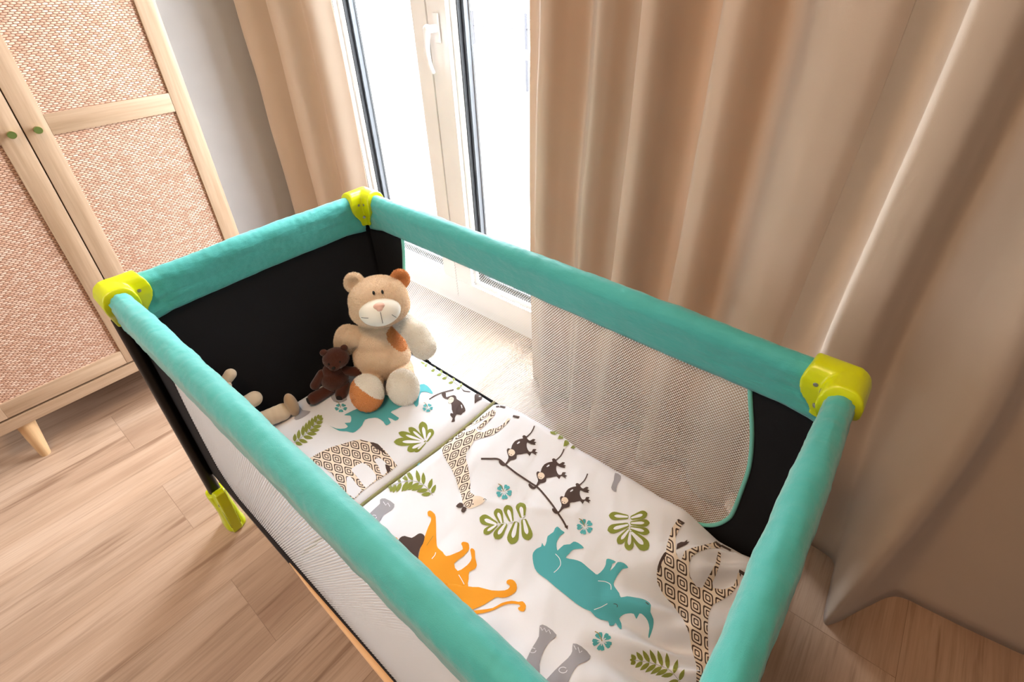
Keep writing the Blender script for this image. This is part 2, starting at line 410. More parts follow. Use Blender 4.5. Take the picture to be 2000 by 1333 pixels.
# ------------------------------------------------------------------ outside
struct(obj('trim_2', nbox(-3.0, 1.2, WY+.19, 1.50, -.10, -.03), M['balcony'], smooth=False))
rl = thing('balcony_railing', 'white metal balcony railing with upright bars outside the glass door', 'railing', (-.9, 1.42, -.03))
b = bmesh.new(); box(b, -2.9, 1.1, 1.395, 1.445, .94, .975, .006); obj('handrail', b, M['railing'], rl, 'auto')
obj('bottom_rail', nbox(-2.9, 1.1, 1.405, 1.435, .05, .08, .004), M['railing'], rl, 'auto')
x = -2.85; barmesh = None
while x < 1.1:
    bo = obj('upright_bar', nbox(x-.016, x+.016, 1.412, 1.428, -.03, .94), M['railing'], rl, False); x += .135
struct(obj('ground', nbox(-14, 10, 1.6, 22, -.75, -.7), M['ground'], smooth=False)).name = 'trim_3'
fp = tag(obj('garden_path', nbox(-3.2, 1.0, 2.2, 3.3, -.70, -.66, .01), M['stone'], smooth='auto'), 'pale stone paving on the ground just beyond the balcony', 'paving')
fe = thing('garden_fence', 'dark grey posts and wire of the garden fence beyond the lawn', 'fence', (-3, 7, -.7))
for i in range(9):
    xx = -8 + i*1.25; obj('fence_post', nbox(xx-.02, xx+.02, 6.98, 7.02, -.7, .55), M['post'], fe, False)
obj('fence_rail', nbox(-8, 2, 6.995, 7.005, .30, .315), M['post'], fe, False)
def tree(x, y, h, lab, seed):
    rnd = random.Random(seed); t = thing('bare_tree', lab, 'tree', (x, y, -.7), 'bare trees in the garden')
    b = bmesh.new(); tube(b, [(x, y, -.72), (x+.05, y, h*.4), (x, y+.05, h)], [.09, .06, .02], 8); obj('trunk', b, M['bark'], t)
    b = bmesh.new()
    for i in range(26):
        z = rnd.uniform(.2, h*.95); a = rnd.uniform(0, 2*PI); L = rnd.uniform(.5, 1.3)
        p = Vector((x, y, z)); q = p + Vector((math.cos(a)*L, math.sin(a)*L, L*.6)); m_ = p.lerp(q, .5)+Vector((0, 0, .1))
        tube(b, [p, m_, q], [.02, .013, .005], 5)
    obj('branches', b, M['bark'], t)
tree(-4.3, 9.5, 4.2, 'bare thin-branched tree beyond the garden fence, left one', 1)
tree(-2.4, 10.2, 4.0, 'bare thin-branched tree beyond the garden fence, right one', 5)

# ------------------------------------------------------------------ curtains
def curtain(name, levels, label, group, zbend=1.0):
    """levels: [(z, [(x,y)...])] from top to bottom"""
    rows = [(z, catmull(p, 9)) for z, p in levels]
    zs = []; 
    for (za, _), (zb, _) in zip(rows, rows[1:]):
        n = max(3, int((za-zb)/.035)); zs += [(za + (zb-za)*i/n) for i in range(n)]
    zs.append(rows[-1][0])
    b = bmesh.new(); grid = []
    for z in zs:
        k = 0
        while k < len(rows)-2 and z < rows[k+1][0] - 1e-9: k += 1
        g = [rows[max(0, min(len(rows)-1, j))] for j in (k-1, k, k+1, k+2)]
        t = (z - g[1][0])/(g[2][0]-g[1][0])
        t = t if len(rows) < 4 else t
        r = []
        for i in range(len(rows[0][1])):
            q = []
            for a in (0, 1):
                p1, p2 = g[1][1][i][a], g[2][1][i][a]
                d1 = (g[2][1][i][a]-g[0][1][i][a])/(g[2][0]-g[0][0]+(1e-9 if g[2][0] != g[0][0] else 1))*(g[2][0]-g[1][0]) if g[0] is not g[1] else p2-p1
                d2 = (g[3][1][i][a]-g[1][1][i][a])/(g[3][0]-g[1][0])*(g[2][0]-g[1][0]) if g[3] is not g[2] else p2-p1
                t2, t3 = t*t, t*t*t
                q.append((2*t3-3*t2+1)*p1 + (t3-2*t2+t)*d1 + (-2*t3+3*t2)*p2 + (t3-t2)*d2)
            nz_ = .006*noise.noise(Vector((q[0]*3, z*1.6, 3.1)))+.0025*noise.noise(Vector((q[0]*9, z*5, 7.7)))
            r.append(b.verts.new((q[0]+nz_*.4, q[1]+nz_, z if z > .01 else -.001)))
        grid.append(r)
    for ra, rb in zip(grid, grid[1:]):
        for i in range(len(ra)-1): b.faces.new((ra[i], rb[i], rb[i+1], ra[i+1]))
    # thickness
    o = obj(name, b, M['curtain'])
    s = o.modifiers.new('cloth_thickness', 'SOLIDIFY'); s.thickness = .0012; s.offset = 0
    return tag(o, label, 'curtain', group)
def lerpmap(x, keys):
    for (a, b_), (c, d) in zip(keys, keys[1:]):
        if x <= c: return b_ + (d-b_)*(x-a)/(c-a)
    (a, b_), (c, d) = keys[-2:]; return b_ + (d-b_)*(x-a)/(c-a)
top = [(-.365, .755), (-.33, .745), (-.295, .71), (-.268, .672), (-.246, .650), (-.222, .658), (-.200, .705), (-.170, .752), (-.138, .722), (-.108, .682), (-.083, .704), (-.060, .752), (-.028, .766),
       (.002, .745), (.018, .700), (.017, .662), (.024, .641), (.038, .633), (.057, .638), (.073, .664), (.092, .722), (.120, .762), (.155, .758), (.184, .712), (.186, .662), (.195, .638), (.210, .631),
       (.234, .634), (.256, .662), (.285, .725), (.322, .722), (.358, .668), (.398, .638), (.436, .632), (.472, .637), (.495, .66)]
mid = [(lerpmap(x, [(-.365, -.375), (-.25, -.27), (.024, .004), (.196, .179), (.36, .345), (.495, .458)]), .634+(y-.638)*.95 - .02*smooth_) for (x, y) in top for smooth_ in [max(0, min(1, (x-.2)/.2))]]
bot = [(lerpmap(x, [(-.365, -.30), (-.25, -.20), (.024, .0), (.196, .18), (.36, .34), (.495, .45)]), .560+(y-.638)*.8) for (x, y) in top]
curtain('curtain', [(2.42, top), (1.24, top), (.55, mid), (0, bot)], 'taupe floor-length curtain hanging right of the open gap beside the balcony door, behind the cot', 'taupe curtains at the window')
top2 = [(.455, .785), (.50, .788), (.535, .780), (.558, .745), (.568, .700), (.565, .662), (.571, .641), (.584, .630), (.606, .627), (.630, .635), (.654, .672), (.682, .722), (.716, .700), (.745, .632), (.775, .630), (.81, .675), (.85, .71), (.90, .70), (.95, .655), (1.0, .64), (1.06, .70), (1.13, .72), (1.2, .65), (1.28, .64), (1.35, .70), (1.42, .72)]
mid2 = [(.42, .77), (.47, .775), (.508, .765), (.531, .72), (.541, .670), (.538, .632), (.543, .606), (.558, .592), (.585, .588), (.614, .598), (.640, .640), (.672, .680), (.715, .640), (.785, .560), (.825, .562), (.850, .612), (.88, .66), (.93, .66), (.98, .64), (1.03, .63), (1.12, .68), (1.2, .69), (1.27, .63), (1.34, .62), (1.4, .68), (1.46, .70)]
bot2 = [(.40, .625), (.45, .632), (.50, .635), (.53, .632), (.545, .625), (.552, .615), (.565, .603), (.585, .598), (.615, .597), (.645, .599), (.680, .602), (.726, .590), (.734, .53), (.741, .430), (.762, .437), (.812, .52), (.862, .59), (.93, .604), (1.0, .610), (1.08, .617), (1.18, .63), (1.25, .62), (1.31, .60), (1.38, .62), (1.43, .65), (1.50, .66)]
assert len(top2) == len(mid2) == len(bot2)
curtain('curtain', [(2.42, top2), (1.24, top2), (.55, mid2), (0, bot2)], 'taupe curtain at far right, its hem sweeping forward in a pointed fold on the floor', 'taupe curtains at the window')
lt = [(-1.84, .78), (-1.80, .70), (-1.755, .62), (-1.70, .64), (-1.655, .70), (-1.625, .72), (-1.60, .69), (-1.57, .655), (-1.53, .675), (-1.50, .72), (-1.465, .735), (-1.43, .72), (-1.395, .735), (-1.36, .775), (-1.345, .79)]
curtain('curtain', [(2.42, lt), (1.24, lt), (.5, lt), (0, lt)], 'narrow taupe curtain left of the balcony door, beside the wardrobe wall', 'taupe curtains at the window')

# ------------------------------------------------------------------ wardrobe
wx = -1.29
wd = thing('wardrobe', 'light oak wardrobe with woven cane door panels on tapered legs', 'wardrobe', (-1.57, -.225, 0))
b = bmesh.new(); wy0, wy1, wz0, wz1 = -.645, .195, .145, 1.80
box(b, XL+.02, wx-.022, wy0, wy0+.018, wz0+.04, wz1-.03, .001); box(b, XL+.02, wx-.022, wy1-.018, wy1, wz0+.04, wz1-.03, .001)
box(b, XL+.02, XL+.03, wy0+.018, wy1-.018, wz0, wz1)
obj('side_panels', b, M['oakv'], wd, 'auto')
obj('bottom_board', nbox(XL+.02, wx+.001, wy0-.002, wy1+.002, wz0, wz0+.038, .002), M['oakh'], wd, 'auto')
obj('top_board', nbox(XL+.02, wx+.003, wy0-.004, wy1+.004, wz1-.03, wz1, .002), M['oakh'], wd, 'auto')
obj('dark_interior', nbox(XL+.035, wx-.024, wy0+.02, wy1-.02, wz0+.04, wz1-.032), M['dark_gap'], wd, False)
def wdoor(y0, y1, ky):
    d0, d1 = wx-.020, wx; z0, z1 = .190, wz1-.034; sw = .053
    b = bmesh.new()
    box(b, d0, d1, y0, y0+sw, z0, z1, .0015); box(b, d0, d1, y1-sw, y1, z0, z1, .0015)
    d = obj('door', b, M['oakv'], wd, 'auto')
    for a, c in ((z0, z0+.052), (.929, .984), (z1-.053, z1)):
        obj('cross_rail', nbox(d0+.0005, d1-.0005, y0+sw, y1-sw, a, c, .0015), M['oakh'], d, 'auto')
    b = bmesh.new(); 
    for a, c in ((z0+.05, .931), (.982, z1-.05)): box(b, d0+.004, d1-.007, y0+sw-.002, y1-sw+.002, a, c)
    obj('cane_panel', b, M['cane'], d, False)
    b = bmesh.new(); kz = .952
    tube(b, [(wx, ky, kz), (wx+.006, ky, kz), (wx+.012, ky, kz), (wx+.022, ky, kz)], [.006, .006, .009, .0095], 24)
    kb = obj('knob', b, M['brass'], d, 'auto')
    b = bmesh.new(); tube(b, [(wx+.0221, ky, kz), (wx+.0226, ky, kz)], .0088, 24); obj('knob_face', b, M['knob_face'], kb, 'auto')
wdoor(-.2235, .191, -.198); wdoor(-.641, -.2265, -.252)
for ly in (-.567, .117):
    for lx in (wx-.03, XL+.09):
        b = bmesh.new(); oy = -.006 if ly < -.3 else .006
        tube(b, [(lx, ly, wz0+.001), (lx+.002, ly+oy*.5, .08), (lx+.004, ly+oy, .004), (lx+.004, ly+oy, 0)], [.024, .0195, .0135, .0125], 20)
        obj('leg', b, M['oakleg'], wd, 'auto')

# ------------------------------------------------------------------ cot
cot = thing('travel_cot', 'mint green and black folding travel cot with lime plastic corners', 'travel cot', (0, 0, 0))
X0, Y0, ZR = .605, .302, .752
def rail(name, p0, p1, inw, trim0, trim1, seed):
    """fabric covered rail, p0->p1 axis ends, inw inward dir"""
    p0 = Vector(p0); p1 = Vector(p1); L = (p1-p0).length; d = (p1-p0)/L; inw = Vector(inw); b = bmesh.new(); rings = []
    N = int(L/.0035); prof = []
    for k in range(17):
        a = PI*k/16; prof.append((math.cos(a), math.sin(a), 0))        # from inner side over top to outer
    S = trim0
    for i in range(N+1):
        s = trim0 + (L-trim0-trim1)*i/N; e = min(s-trim0, L-trim1-s); p = p0 + d*s
        r = .0190 + .0045*min(1, e/.22)**.7 + .0012*noise.noise(Vector((s*9, seed, 0)))
        zb = .676 - .010*max(0, 1-e/.06) + .004*math.sin(s*5+seed) + .006*math.exp(-((s/L-.5)**2)*12)
        ring = []
        def wr(q, zz):
            return .0014*noise.noise(Vector((s*22, zz*30+q*3, seed))) + .0030*math.exp(-e/.11)*noise.noise(Vector((s*10, zz*170+q, seed+2))) + .0022*noise.noise(Vector((s*45, zz*70+q, seed+5)))*max(.25, 1-e/.15) + .0007*noise.noise(Vector((s*90, zz*110, seed+9)))
        for k in range(12):                                              # inner side upward
            t = k/12; z = zb + (ZR-zb)*t; hw = .012 + (r-.012)*t**.7
            hw += wr(1, z); ring.append(p + inw*hw + Vector((0, 0, z-ZR)))
        for c, s_, _ in prof:
            rr = r + wr(c, s_*.03)
            ring.append(p + inw*(c*rr) + Vector((0, 0, s_*rr*1.1)))
        for k in range(11, -1, -1):
            t = k/12; z = zb + (ZR-zb)*t; hw = -.012 - (r-.012)*t**.7 - wr(2, z)
            ring.append(p + inw*hw + Vector((0, 0, z-ZR)))
        rings.append([b.verts.new(q) for q in ring])
    n = len(rings[0])
    for a, c in zip(rings, rings[1:]):
        for k in range(n): b.faces.new((a[k], c[k], c[(k+1) % n], a[(k+1) % n]))
    b.faces.new(rings[0]); b.faces.new(rings[-1][::-1]); bmesh.ops.recalc_face_normals(b, faces=b.faces[:])
    return obj(name, b, M['mint'], cot)
rail('padded_rail', (-X0, Y0, ZR), (X0, Y0, ZR), (0, -1, 0), .018, .018, 1)
rail('padded_rail', (-X0, -Y0, ZR), (X0, -Y0, ZR), (0, 1, 0), .018, .018, 2)
rail('padded_rail', (-X0, -Y0, ZR), (-X0, Y0, ZR), (1, 0, 0), .022, .022, 3)
rail('padded_rail', (X0, -Y0, ZR), (X0, Y0, ZR), (-1, 0, 0), .022, .022, 4)
# corner caps
def cap(sx, sy):
    """sx,sy = sign of the corner; a=inward x, b=inward y"""
    def P(a, b_, z): return Vector((sx*(X0-a), sy*(Y0-b_), ZR+z))
    b = bmesh.new()
    capsule(b, P(-.001, -.001, .0), P(-.001, -.001, -.048), .0270, .0215, 7)
    inner = catmull([(-.012, .038), (.024, .038), (.044, .036), (.057, .020), (.060, -.004), (.054, -.026), (.044, -.040), (.037, -.052), (.032, -.066), (.008, -.068)], 5)
    outer = catmull([(-.012, .038), (.024, .038), (.043, .036), (.052, .022), (.053, .0), (.044, -.020), (.027, -.036), (.018, -.050), (.012, -.064), (-.012, -.068)], 5)
    NB = 15
    def arm(sw):
        lay = []
        for i in range(NB):
            be = -1 + 2*i/(NB-1); tp = .0325*(1-abs(be)**2.8*.96)**.5; row = []
            for (a1, z1), (a0, z0) in zip(inner, outer):
                t = (be+1)/2; a_ = a0+(a1-a0)*t; z_ = z0+(z1-z0)*t; z_ = min(z_, tp)
                wd_ = .0292*(1 - .36*max(0, min(1, (-z_-.012)/.055)))
                q = P(a_, be*wd_, z_) if not sw else P(be*wd_, a_, z_)
                row.append(b.verts.new(q))
            lay.append(row)
        n = len(inner)
        for r0, r1 in zip(lay, lay[1:]):
            for k in range(n): b.faces.new((r0[k], r0[(k+1) % n], r1[(k+1) % n], r1[k]))
        for rw in (lay[0], lay[-1]):
            for t in tessellate_polygon([[v.co for v in rw]]):
                try: b.faces.new([rw[i] for i in t])
                except ValueError: pass
    arm(False); arm(True)
    bmesh.ops.recalc_face_normals(b, faces=b.faces[:])
    b = remesh(b, .0018, 9, .5)
    c = obj('corner_cap', b, M['lime'], cot)
    for q, nn in ((P(.038, .0287, .002), (0, -sy, 0)), (P(.0287, .038, .002), (-sx, 0, 0)), (P(.030, .030, -.036), (-sx, -sy, 0))):
        bb = bmesh.new(); n3 = Vector(nn).normalized(); tube(bb, [q-n3*.003, q+n3*.0008, q+n3*.0014], [.0038, .0038, .0026], 14)
        obj('rivet', bb, M['steel'], c, 'auto')
for sx in (-1, 1):
    for sy in (-1, 1): cap(sx, sy)
# legs and feet
for sx in (-1, 1):
    for sy in (-1, 1):
        lx, ly = sx*.606, sy*.3115
        b = bmesh.new(); tube(b, [(lx, ly, .70), (lx, ly, .118)], .0142, 20)
        obj('leg', b, M['blackmetal'], cot, 'auto')
        b = bmesh.new(); secs = [(.136, .021, .021, 0, 0), (.122, .022, .022, 0, 0), (.095, .021, .0205, .004, .001), (.06, .023, .021, .009, .003), (.03, .027, .022, .008, .003), (.008, .032, .025, .010, .004), (0, .031, .024, .010, .004)]
        rr = []
        for z, a, c, off, of2 in secs:
            rr.append([b.verts.new((lx - sx*off + a*math.copysign(abs(math.cos(t))**.6, math.cos(t)), ly - sy*of2 + c*math.copysign(abs(math.sin(t))**.6, math.sin(t)), z)) for t in [2*PI*k/28 for k in range(28)]])
        for a, c in zip(rr, rr[1:]):
            for k in range(28): b.faces.new((a[k], c[k], c[(k+1) % 28], a[(k+1) % 28]))
        b.faces.new(rr[0][::-1]); b.faces.new(rr[-1])
        w0 = .012
        pts = [(lx-sx*.005, .132), (lx-sx*.028, .160), (lx-sx*.044, .172), (lx-sx*.060, .170), (lx-sx*.062, .12), (lx-sx*.056, .06), (lx-sx*.046, .002), (lx-sx*.01, .002)]
        poly_prism(b, [(a, ly-w0, z) for a, z in pts], (0, 2*w0, 0)); bmesh.ops.recalc_face_normals(b, faces=b.faces[:])
        ft = obj('foot', remesh(b, .0022, 6), M['lime'], cot)
        b = bmesh.new(); poly_prism(b, [(lx-sx*a_, ly-w0-.0006, z) for a_, z in ((.036, .088), (.050, .090), (.0555, .078), (.050, .030), (.038, .028))], (0, 2*w0+.0012, 0)); obj('foot_inset', b, M['lime_dark'], ft, 'auto')
        b = bmesh.new(); tube(b, [(lx-sx*.05, ly-sy*0-w0-.001, .128), (lx-sx*.05, ly-w0-.0026, .128)], .0035, 12); obj('rivet', b, M['steel'], ft, 'auto')
# base bars
b = bmesh.new()
for sy in (-1, 1): tube(b, [(-.56, sy*.292, .196), (.56, sy*.292, .196)], .0085, 12)
for sx in (-1, 1): tube(b, [(sx*.592, -.285, .196), (sx*.592, .285, .196)], .0085, 12)
obj('base_bars', b, M['blackmetal'], cot, 'auto')
# end panels: black fabric
for sx in (-1, 1):
    b = bmesh.new(); NY, NZ = 40, 28; g = []
    for i in range(NZ+1):
        z = .196 + (.70-.196)*i/NZ; r = []
        for j in range(NY+1):
            y = -.297 + .594*j/NY; e = math.sin(PI*j/NY)*math.sin(PI*i/NZ)
            r.append(b.verts.new((sx*(.6 + .006*e + .004*noise.noise(Vector((y*6, z*6, sx)))*e), y, z)))
        g.append(r)
    for a, c in zip(g, g[1:]):
        for k in range(NY): b.faces.new((a[k], a[k+1], c[k+1], c[k]))
    o = obj('end_panel', b, M['blackfab'], cot); s = o.modifiers.new('t', 'SOLIDIFY'); s.thickness = .003
# side panels: black surround + netting + piping
def opening():
    x0, x1, z0, z1 = -.485, .512, .252, .705; pts = [(x0+.036, z1), (x0+.030, .64)]
    pts += [(x0+.008, .53), (x0, .44), (x0, .37)]
    for k in range(1, 6):
        a = PI + (PI/2)*k/6; pts.append((x0+.09 + .09*math.cos(a), z0+.09+.09*math.sin(a)))
    pts += [(x0+.09, z0), (0, z0-.002), (x1-.085, z0)]
    for k in range(1, 6):
        a = 1.5*PI + (PI/2)*k/6; pts.append((x1-.085 + .085*math.cos(a), z0+.13+.13*math.sin(a)))
    pts += [(x1, .42), (x1+.0, .50), (x1-.012, .58), (x1-.032, .66), (x1-.04, z1)]
    return pts
op = opening()
for sy in (-1, 1):
    yy = sy*.2985
    sm = catmull(op, 4)
    outer = [(-.603, .705), (-.603, .196), (.603, .196), (.603, .705)]
    loop = outer + sm[::-1]
    b = bmesh.new(); poly_prism(b, [(a, yy-.001, z) for a, z in loop], (0, .002, 0))
    side = obj('side_surround', b, M['blackfab'], cot, 'auto')
    b = bmesh.new()
    offs = (0,) if sy > 0 else (0, -.0009, .0009, .0005, -.0005)
    for k, dy in enumerate(offs):
        vs = [b.verts.new((a + k*.0011, yy+dy, z)) for a, z in sm]
        for t in tessellate_polygon([[v.co for v in vs]]): b.faces.new([vs[i] for i in t])
    obj('netting', b, M['net'], cot, False)
    il = next(i for i, q in enumerate(sm) if q[1] < .262); ir = max(i for i, q in enumerate(sm) if q[1] < .256)
    for seg_, mm in ((sm[:il+1], 'piping' if sy > 0 else 'blackfab'), (sm[il:ir+1], 'blackfab'), (sm[ir:], 'piping' if sy > 0 else 'blackfab')):
        b = bmesh.new(); tube(b, [(a, yy-sy*.002, z) for a, z in seg_], .0042, 8); obj('piping', b, M[mm], cot)
b = bmesh.new(); tube(b, [(-.21, -.3005, .212), (-.12, -.3015, .214), (.1, -.3015, .220), (.5, -.3015, .224)], [.001, .004, .008, .010], 10)
obj('base_trim', b, M['tan_edge'], cot)
# mattress
ms = obj('mattress', nbox(-.588, .588, -.288, .288, .198, .248, .012), M['mattress'], None, 'auto')
tag(ms, 'thin pale folding mattress under the bedding inside the cot', 'mattress')

# ------------------------------------------------------------------ bedding
def smooth01(t): t = max(0, min(1, t)); return t*t*(3-2*t)
def wrk(x, y):
    return (.0066*noise.noise(Vector((x*6.5+1.3, y*8, .4))) + .0048*noise.noise(Vector((x*15, y*11+x*5, 2.4)))
            + .0018*noise.noise(Vector((x*34+y*12, y*22, 5.1))))
def edge_fall(d, R): 
    if d >= R: return 1
    if d <= 0: return 0
    return math.sqrt(max(0, 1-(1-d/R)**2))
SEAM = -.158
def seamx(y): return SEAM + .020*(y+.14)/.38 + .004*math.sin(y*14)
def hP(x, y):
    d = min(x+.592, seamx(y)-.004-x, y+.285, .289-y)
    u = (x+.592)/(seamx(y)+.592)
    return .250 + (.020 + .030*math.sin(PI*max(0, min(1, u)))**.6*math.sin(PI*max(0, min(1, (y+.285)/.574)))**.4)*edge_fall(d, .035) + wrk(x, y)*edge_fall(d, .04)
def yfar(x): return .291 + .004*noise.noise(Vector((x*11, 3.3, 0))) - .010*smooth01((-.02-x)/.14) - .03*smooth01((-.10-x)/.06)
def hD(x, y):
    d = min(x-seamx(y)-.002, .592-x, y+.288, yfar(x)-y)
    top = .315 - .040*smooth01((x-.37)/.19) - .02*smooth01((.06-(x-seamx(y)))/.06) + .010*math.exp(-((y-.25)/.06)**2)*math.exp(-((x-.06)/.12)**2)
    cre = .010*math.exp(-((y-.262)/.022)**2)*noise.noise(Vector((x*13, 9.1, 0)))*smooth01((x+.05)/.1) + .0055*math.exp(-(((y-.55*x+.02)/.012)**2))*smooth01((.33-x)/.1)*smooth01((x+.02)/.1)*.5
    if x > .34:   # gathered folds at the foot end
        t = smooth01((x-.36)/.12); cre += t*.015*math.sin((y*1.0 - x*.55)*62 + 2.0*math.sin(y*17))*math.exp(-((y-.1)/.35)**2)
        t2 = smooth01((x-.45)/.07); cre += t2*.0075*math.sin((y*.9 - x*.9)*140 + 3.0*math.sin(y*23)+2*noise.noise(Vector((x*14, y*9, 1))))*(.5+.5*math.sin(y*31+1))
    return .250 + (top-.250 + wrk(x*1.1+5, y)*1.1 + cre)*edge_fall(d, .045)
def drape(name, h, xr, yr, inside, label, cat, step=.005):
    b = bmesh.new(); nx = int((xr[1]-xr[0])/step); ny = int((yr[1]-yr[0])/step); g = []
    for i in range(nx+1):
        r = []
        for j in range(ny+1):
            y = yr[0] + (yr[1]-yr[0])*j/ny
            xa, xb, ya, yb = inside(y, xr[0] + (xr[1]-xr[0])*i/nx)
            x = xa + (xb-xa)*i/nx; y = ya + (yb-ya)*j/ny
            r.append(b.verts.new((x, y, h(x, y))))
        g.append(r)
    for i in range(nx):
        for j in range(ny): b.faces.new((g[i][j], g[i+1][j], g[i+1][j+1], g[i][j+1]))
    # closed underside
    rim = [g[i][0] for i in range(nx+1)] + [g[nx][j] for j in range(1, ny+1)] + [g[i][ny] for i in range(nx-1, -1, -1)] + [g[0][j] for j in range(ny-1, 0, -1)]
    low = [b.verts.new((v.co.x, v.co.y, .2495)) for v in rim]; n = len(rim)
    for k in range(n): b.faces.new((rim[k], low[k], low[(k+1) % n], rim[(k+1) % n]))
    b.faces.new(low)
    return b

# outlines of the print, traced as (crop, coordinates); each crop = (origin x, origin y, scale)
CR = {'A': (540, 740, 5.553), 'B': (820, 760, 5.125), 'C': (920, 800, 5.127), 'D': (1020, 1000, 4.937), 'E': (740, 980, 5.128),
      'F': (1200, 1000, 4.003), 'G': (700, 900, 3.078), 'H': (540, 700, 3.333)}
def T(c, s, dx=0, dy=0):
    ox, oy, k = CR[c]; v = [float(q) for q in s.replace(',', ' ').split()]
    return [(ox + (v[i]+dx)/k, oy + (v[i+1]+dy)/k) for i in range(0, len(v), 2)]
def ray_h(u, v, h):
    d = RC @ Vector(((u-PPX)/F, -(v-PPY)/F, -1.0))
    t0 = (.42-CAMP.z)/d.z; t1 = (.249-CAMP.z)/d.z; n = 60; pa = t0
    for i in range(n+1):
        t = t0 + (t1-t0)*i/n; p = CAMP + d*t
        if p.z <= h(p.x, p.y):
            lo, hi = pa, t
            for _ in range(22):
                m_ = (lo+hi)/2; q = CAMP + d*m_
                if q.z <= h(q.x, q.y): hi = m_
                else: lo = m_
            return CAMP + d*hi
        pa = t
    return CAMP + d*t1
class Printer:
    def __init__(s, b, h): s.b = b; s.h = h; s.layer = 0; s.mats = []; s.uv = b.loops.layers.uv.new('lattice')
    def mi(s, m):
        if m not in s.mats: s.mats.append(m)
        return s.mats.index(m)+1
    def fill(s, poly, m, smooth=2, lat=None, lv=1, mx=6.0):
        P = catmull(poly, smooth, True) if smooth else list(poly)
        t = bmesh.new(); vs = [t.verts.new((x, y, 0)) for x, y in P]
        for tri in tessellate_polygon([[v.co for v in vs]]):
            try: t.faces.new([vs[i] for i in tri])
            except ValueError: pass
        for _ in range(7):
            es = [e for e in t.edges if e.calc_length() > mx]
            if not es: break
            bmesh.ops.subdivide_edges(t, edges=es, cuts=1)
            bmesh.ops.triangulate(t, faces=[f for f in t.faces if len(f.verts) > 3])
        mi = s.mi(m); mp = {}
        for v in t.verts:
            p = ray_h(v.co.x, v.co.y, s.h); z = s.h(p.x, p.y)
            mp[v] = s.b.verts.new((p.x, p.y, max(z, p.z) + .0009 + .00035*lv))
        if lat: o, a, c = lat; det = a[0]*c[1]-a[1]*c[0]
        for f in t.faces:
            vv = [mp[v] for v in f.verts]
            n = (vv[1].co-vv[0].co).cross(vv[2].co-vv[0].co)
            src = list(f.verts)
            if n.z < 0: vv = vv[::-1]; src = src[::-1]
            nf = s.b.faces.new(vv); nf.material_index = mi
            if lat:
                for l, v in zip(nf.loops, src):
                    x, y = v.co.x-o[0], v.co.y-o[1]
                    l[s.uv].uv = ((x*c[1]-y*c[0])/det, (y*a[0]-x*a[1])/det)
        t.free()
    def line(s, pts, w_, m, lv=2, taper=False, n=5):
        P = catmull(pts, n) if len(pts) > 2 else list(pts); L = []; R = []
        for i, (x, y) in enumerate(P):
            a = P[max(0, i-1)]; c = P[min(len(P)-1, i+1)]; dx, dy = c[0]-a[0], c[1]-a[1]; q = math.hypot(dx, dy) or 1
            ww = w_/2*((1-.8*i/(len(P)-1)) if taper else 1)
            L.append((x-dy/q*ww, y+dx/q*ww)); R.append((x+dy/q*ww, y-dx/q*ww))
        s.fill(L+R[::-1], m, 0, lv=lv)
    def dot(s, c, r, m, lv=3, r2=None):
        s.fill([(c[0]+r*math.cos(2*PI*k/12), c[1]+(r2 or r)*math.sin(2*PI*k/12)) for k in range(12)], m, 0, lv=lv)
    def leaf(s, a, b_, w_, m, lv=1):
        """pointed leaflet from base a to tip b_"""
        dx, dy = b_[0]-a[0], b_[1]-a[1]; q = math.hypot(dx, dy); nx, ny = -dy/q, dx/q
        pr = [(0, .12), (.2, .42), (.45, .5), (.7, .38), (.9, .14), (1, 0)]
        pts = [(a[0]+dx*t+nx*w_*k, a[1]+dy*t+ny*w_*k) for t, k in pr] + [(a[0]+dx*t-nx*w_*k, a[1]+dy*t-ny*w_*k) for t, k in pr[-2::-1]]
        s.fill(pts, m, 0, lv=lv)
    def lobe(s, a, b_, w_, m='p_olive'):
        dx, dy = b_[0]-a[0], b_[1]-a[1]; q = math.hypot(dx, dy); nx, ny = -dy/q, dx/q
        def sh(t0, t1, k0):
            pr = [(0, .22), (.25, .34), (.5, .45), (.75, .5), (.92, .32), (1, .02)]
            f = lambda t: t0+(t1-t0)*t
            return [(a[0]+dx*f(t)+nx*w_*k*k0, a[1]+dy*f(t)+ny*w_*k*k0) for t, k in pr] + [(a[0]+dx*f(t)-nx*w_*k*k0, a[1]+dy*f(t)-ny*w_*k*k0) for t, k in pr[::-1]]
        s.fill(sh(0, 1, 1), m, 2, lv=1); s.fill(sh(.02, .72, .38), 'p_white', 2, lv=2)
    def fern(s, stem, n, la, lb, wd_, ang=55, sidea=1, sideb=1, m='p_olive'):
        P = catmull(stem, 8); N = len(P)
        for k in range(n):
            t = (k+.6)/n; i = min(N-2, int(t*(N-1))); x, y = P[i]; dx, dy = P[i+1][0]-x, P[i+1][1]-y; a0 = math.atan2(dy, dx)
            g = math.sin(PI*min(1, t*.75+.18))**.7
            for sgn, LL in ((1, la*sidea), (-1, lb*sideb)):
                if LL <= 0: continue
                a = a0 + sgn*math.radians(ang - 18*t)
                st = (x+math.cos(a)*1.6, y+math.sin(a)*1.6)
                s.leaf(st, (x+math.cos(a)*LL*g, y+math.sin(a)*LL*g), wd_, m)
        s.leaf(P[-1], (P[-1][0]+(P[-1][0]-P[-4][0]), P[-1][1]+(P[-1][1]-P[-4][1])), wd_*.7, m)
        s.line(stem, 1.0, 'p_grey', 1)
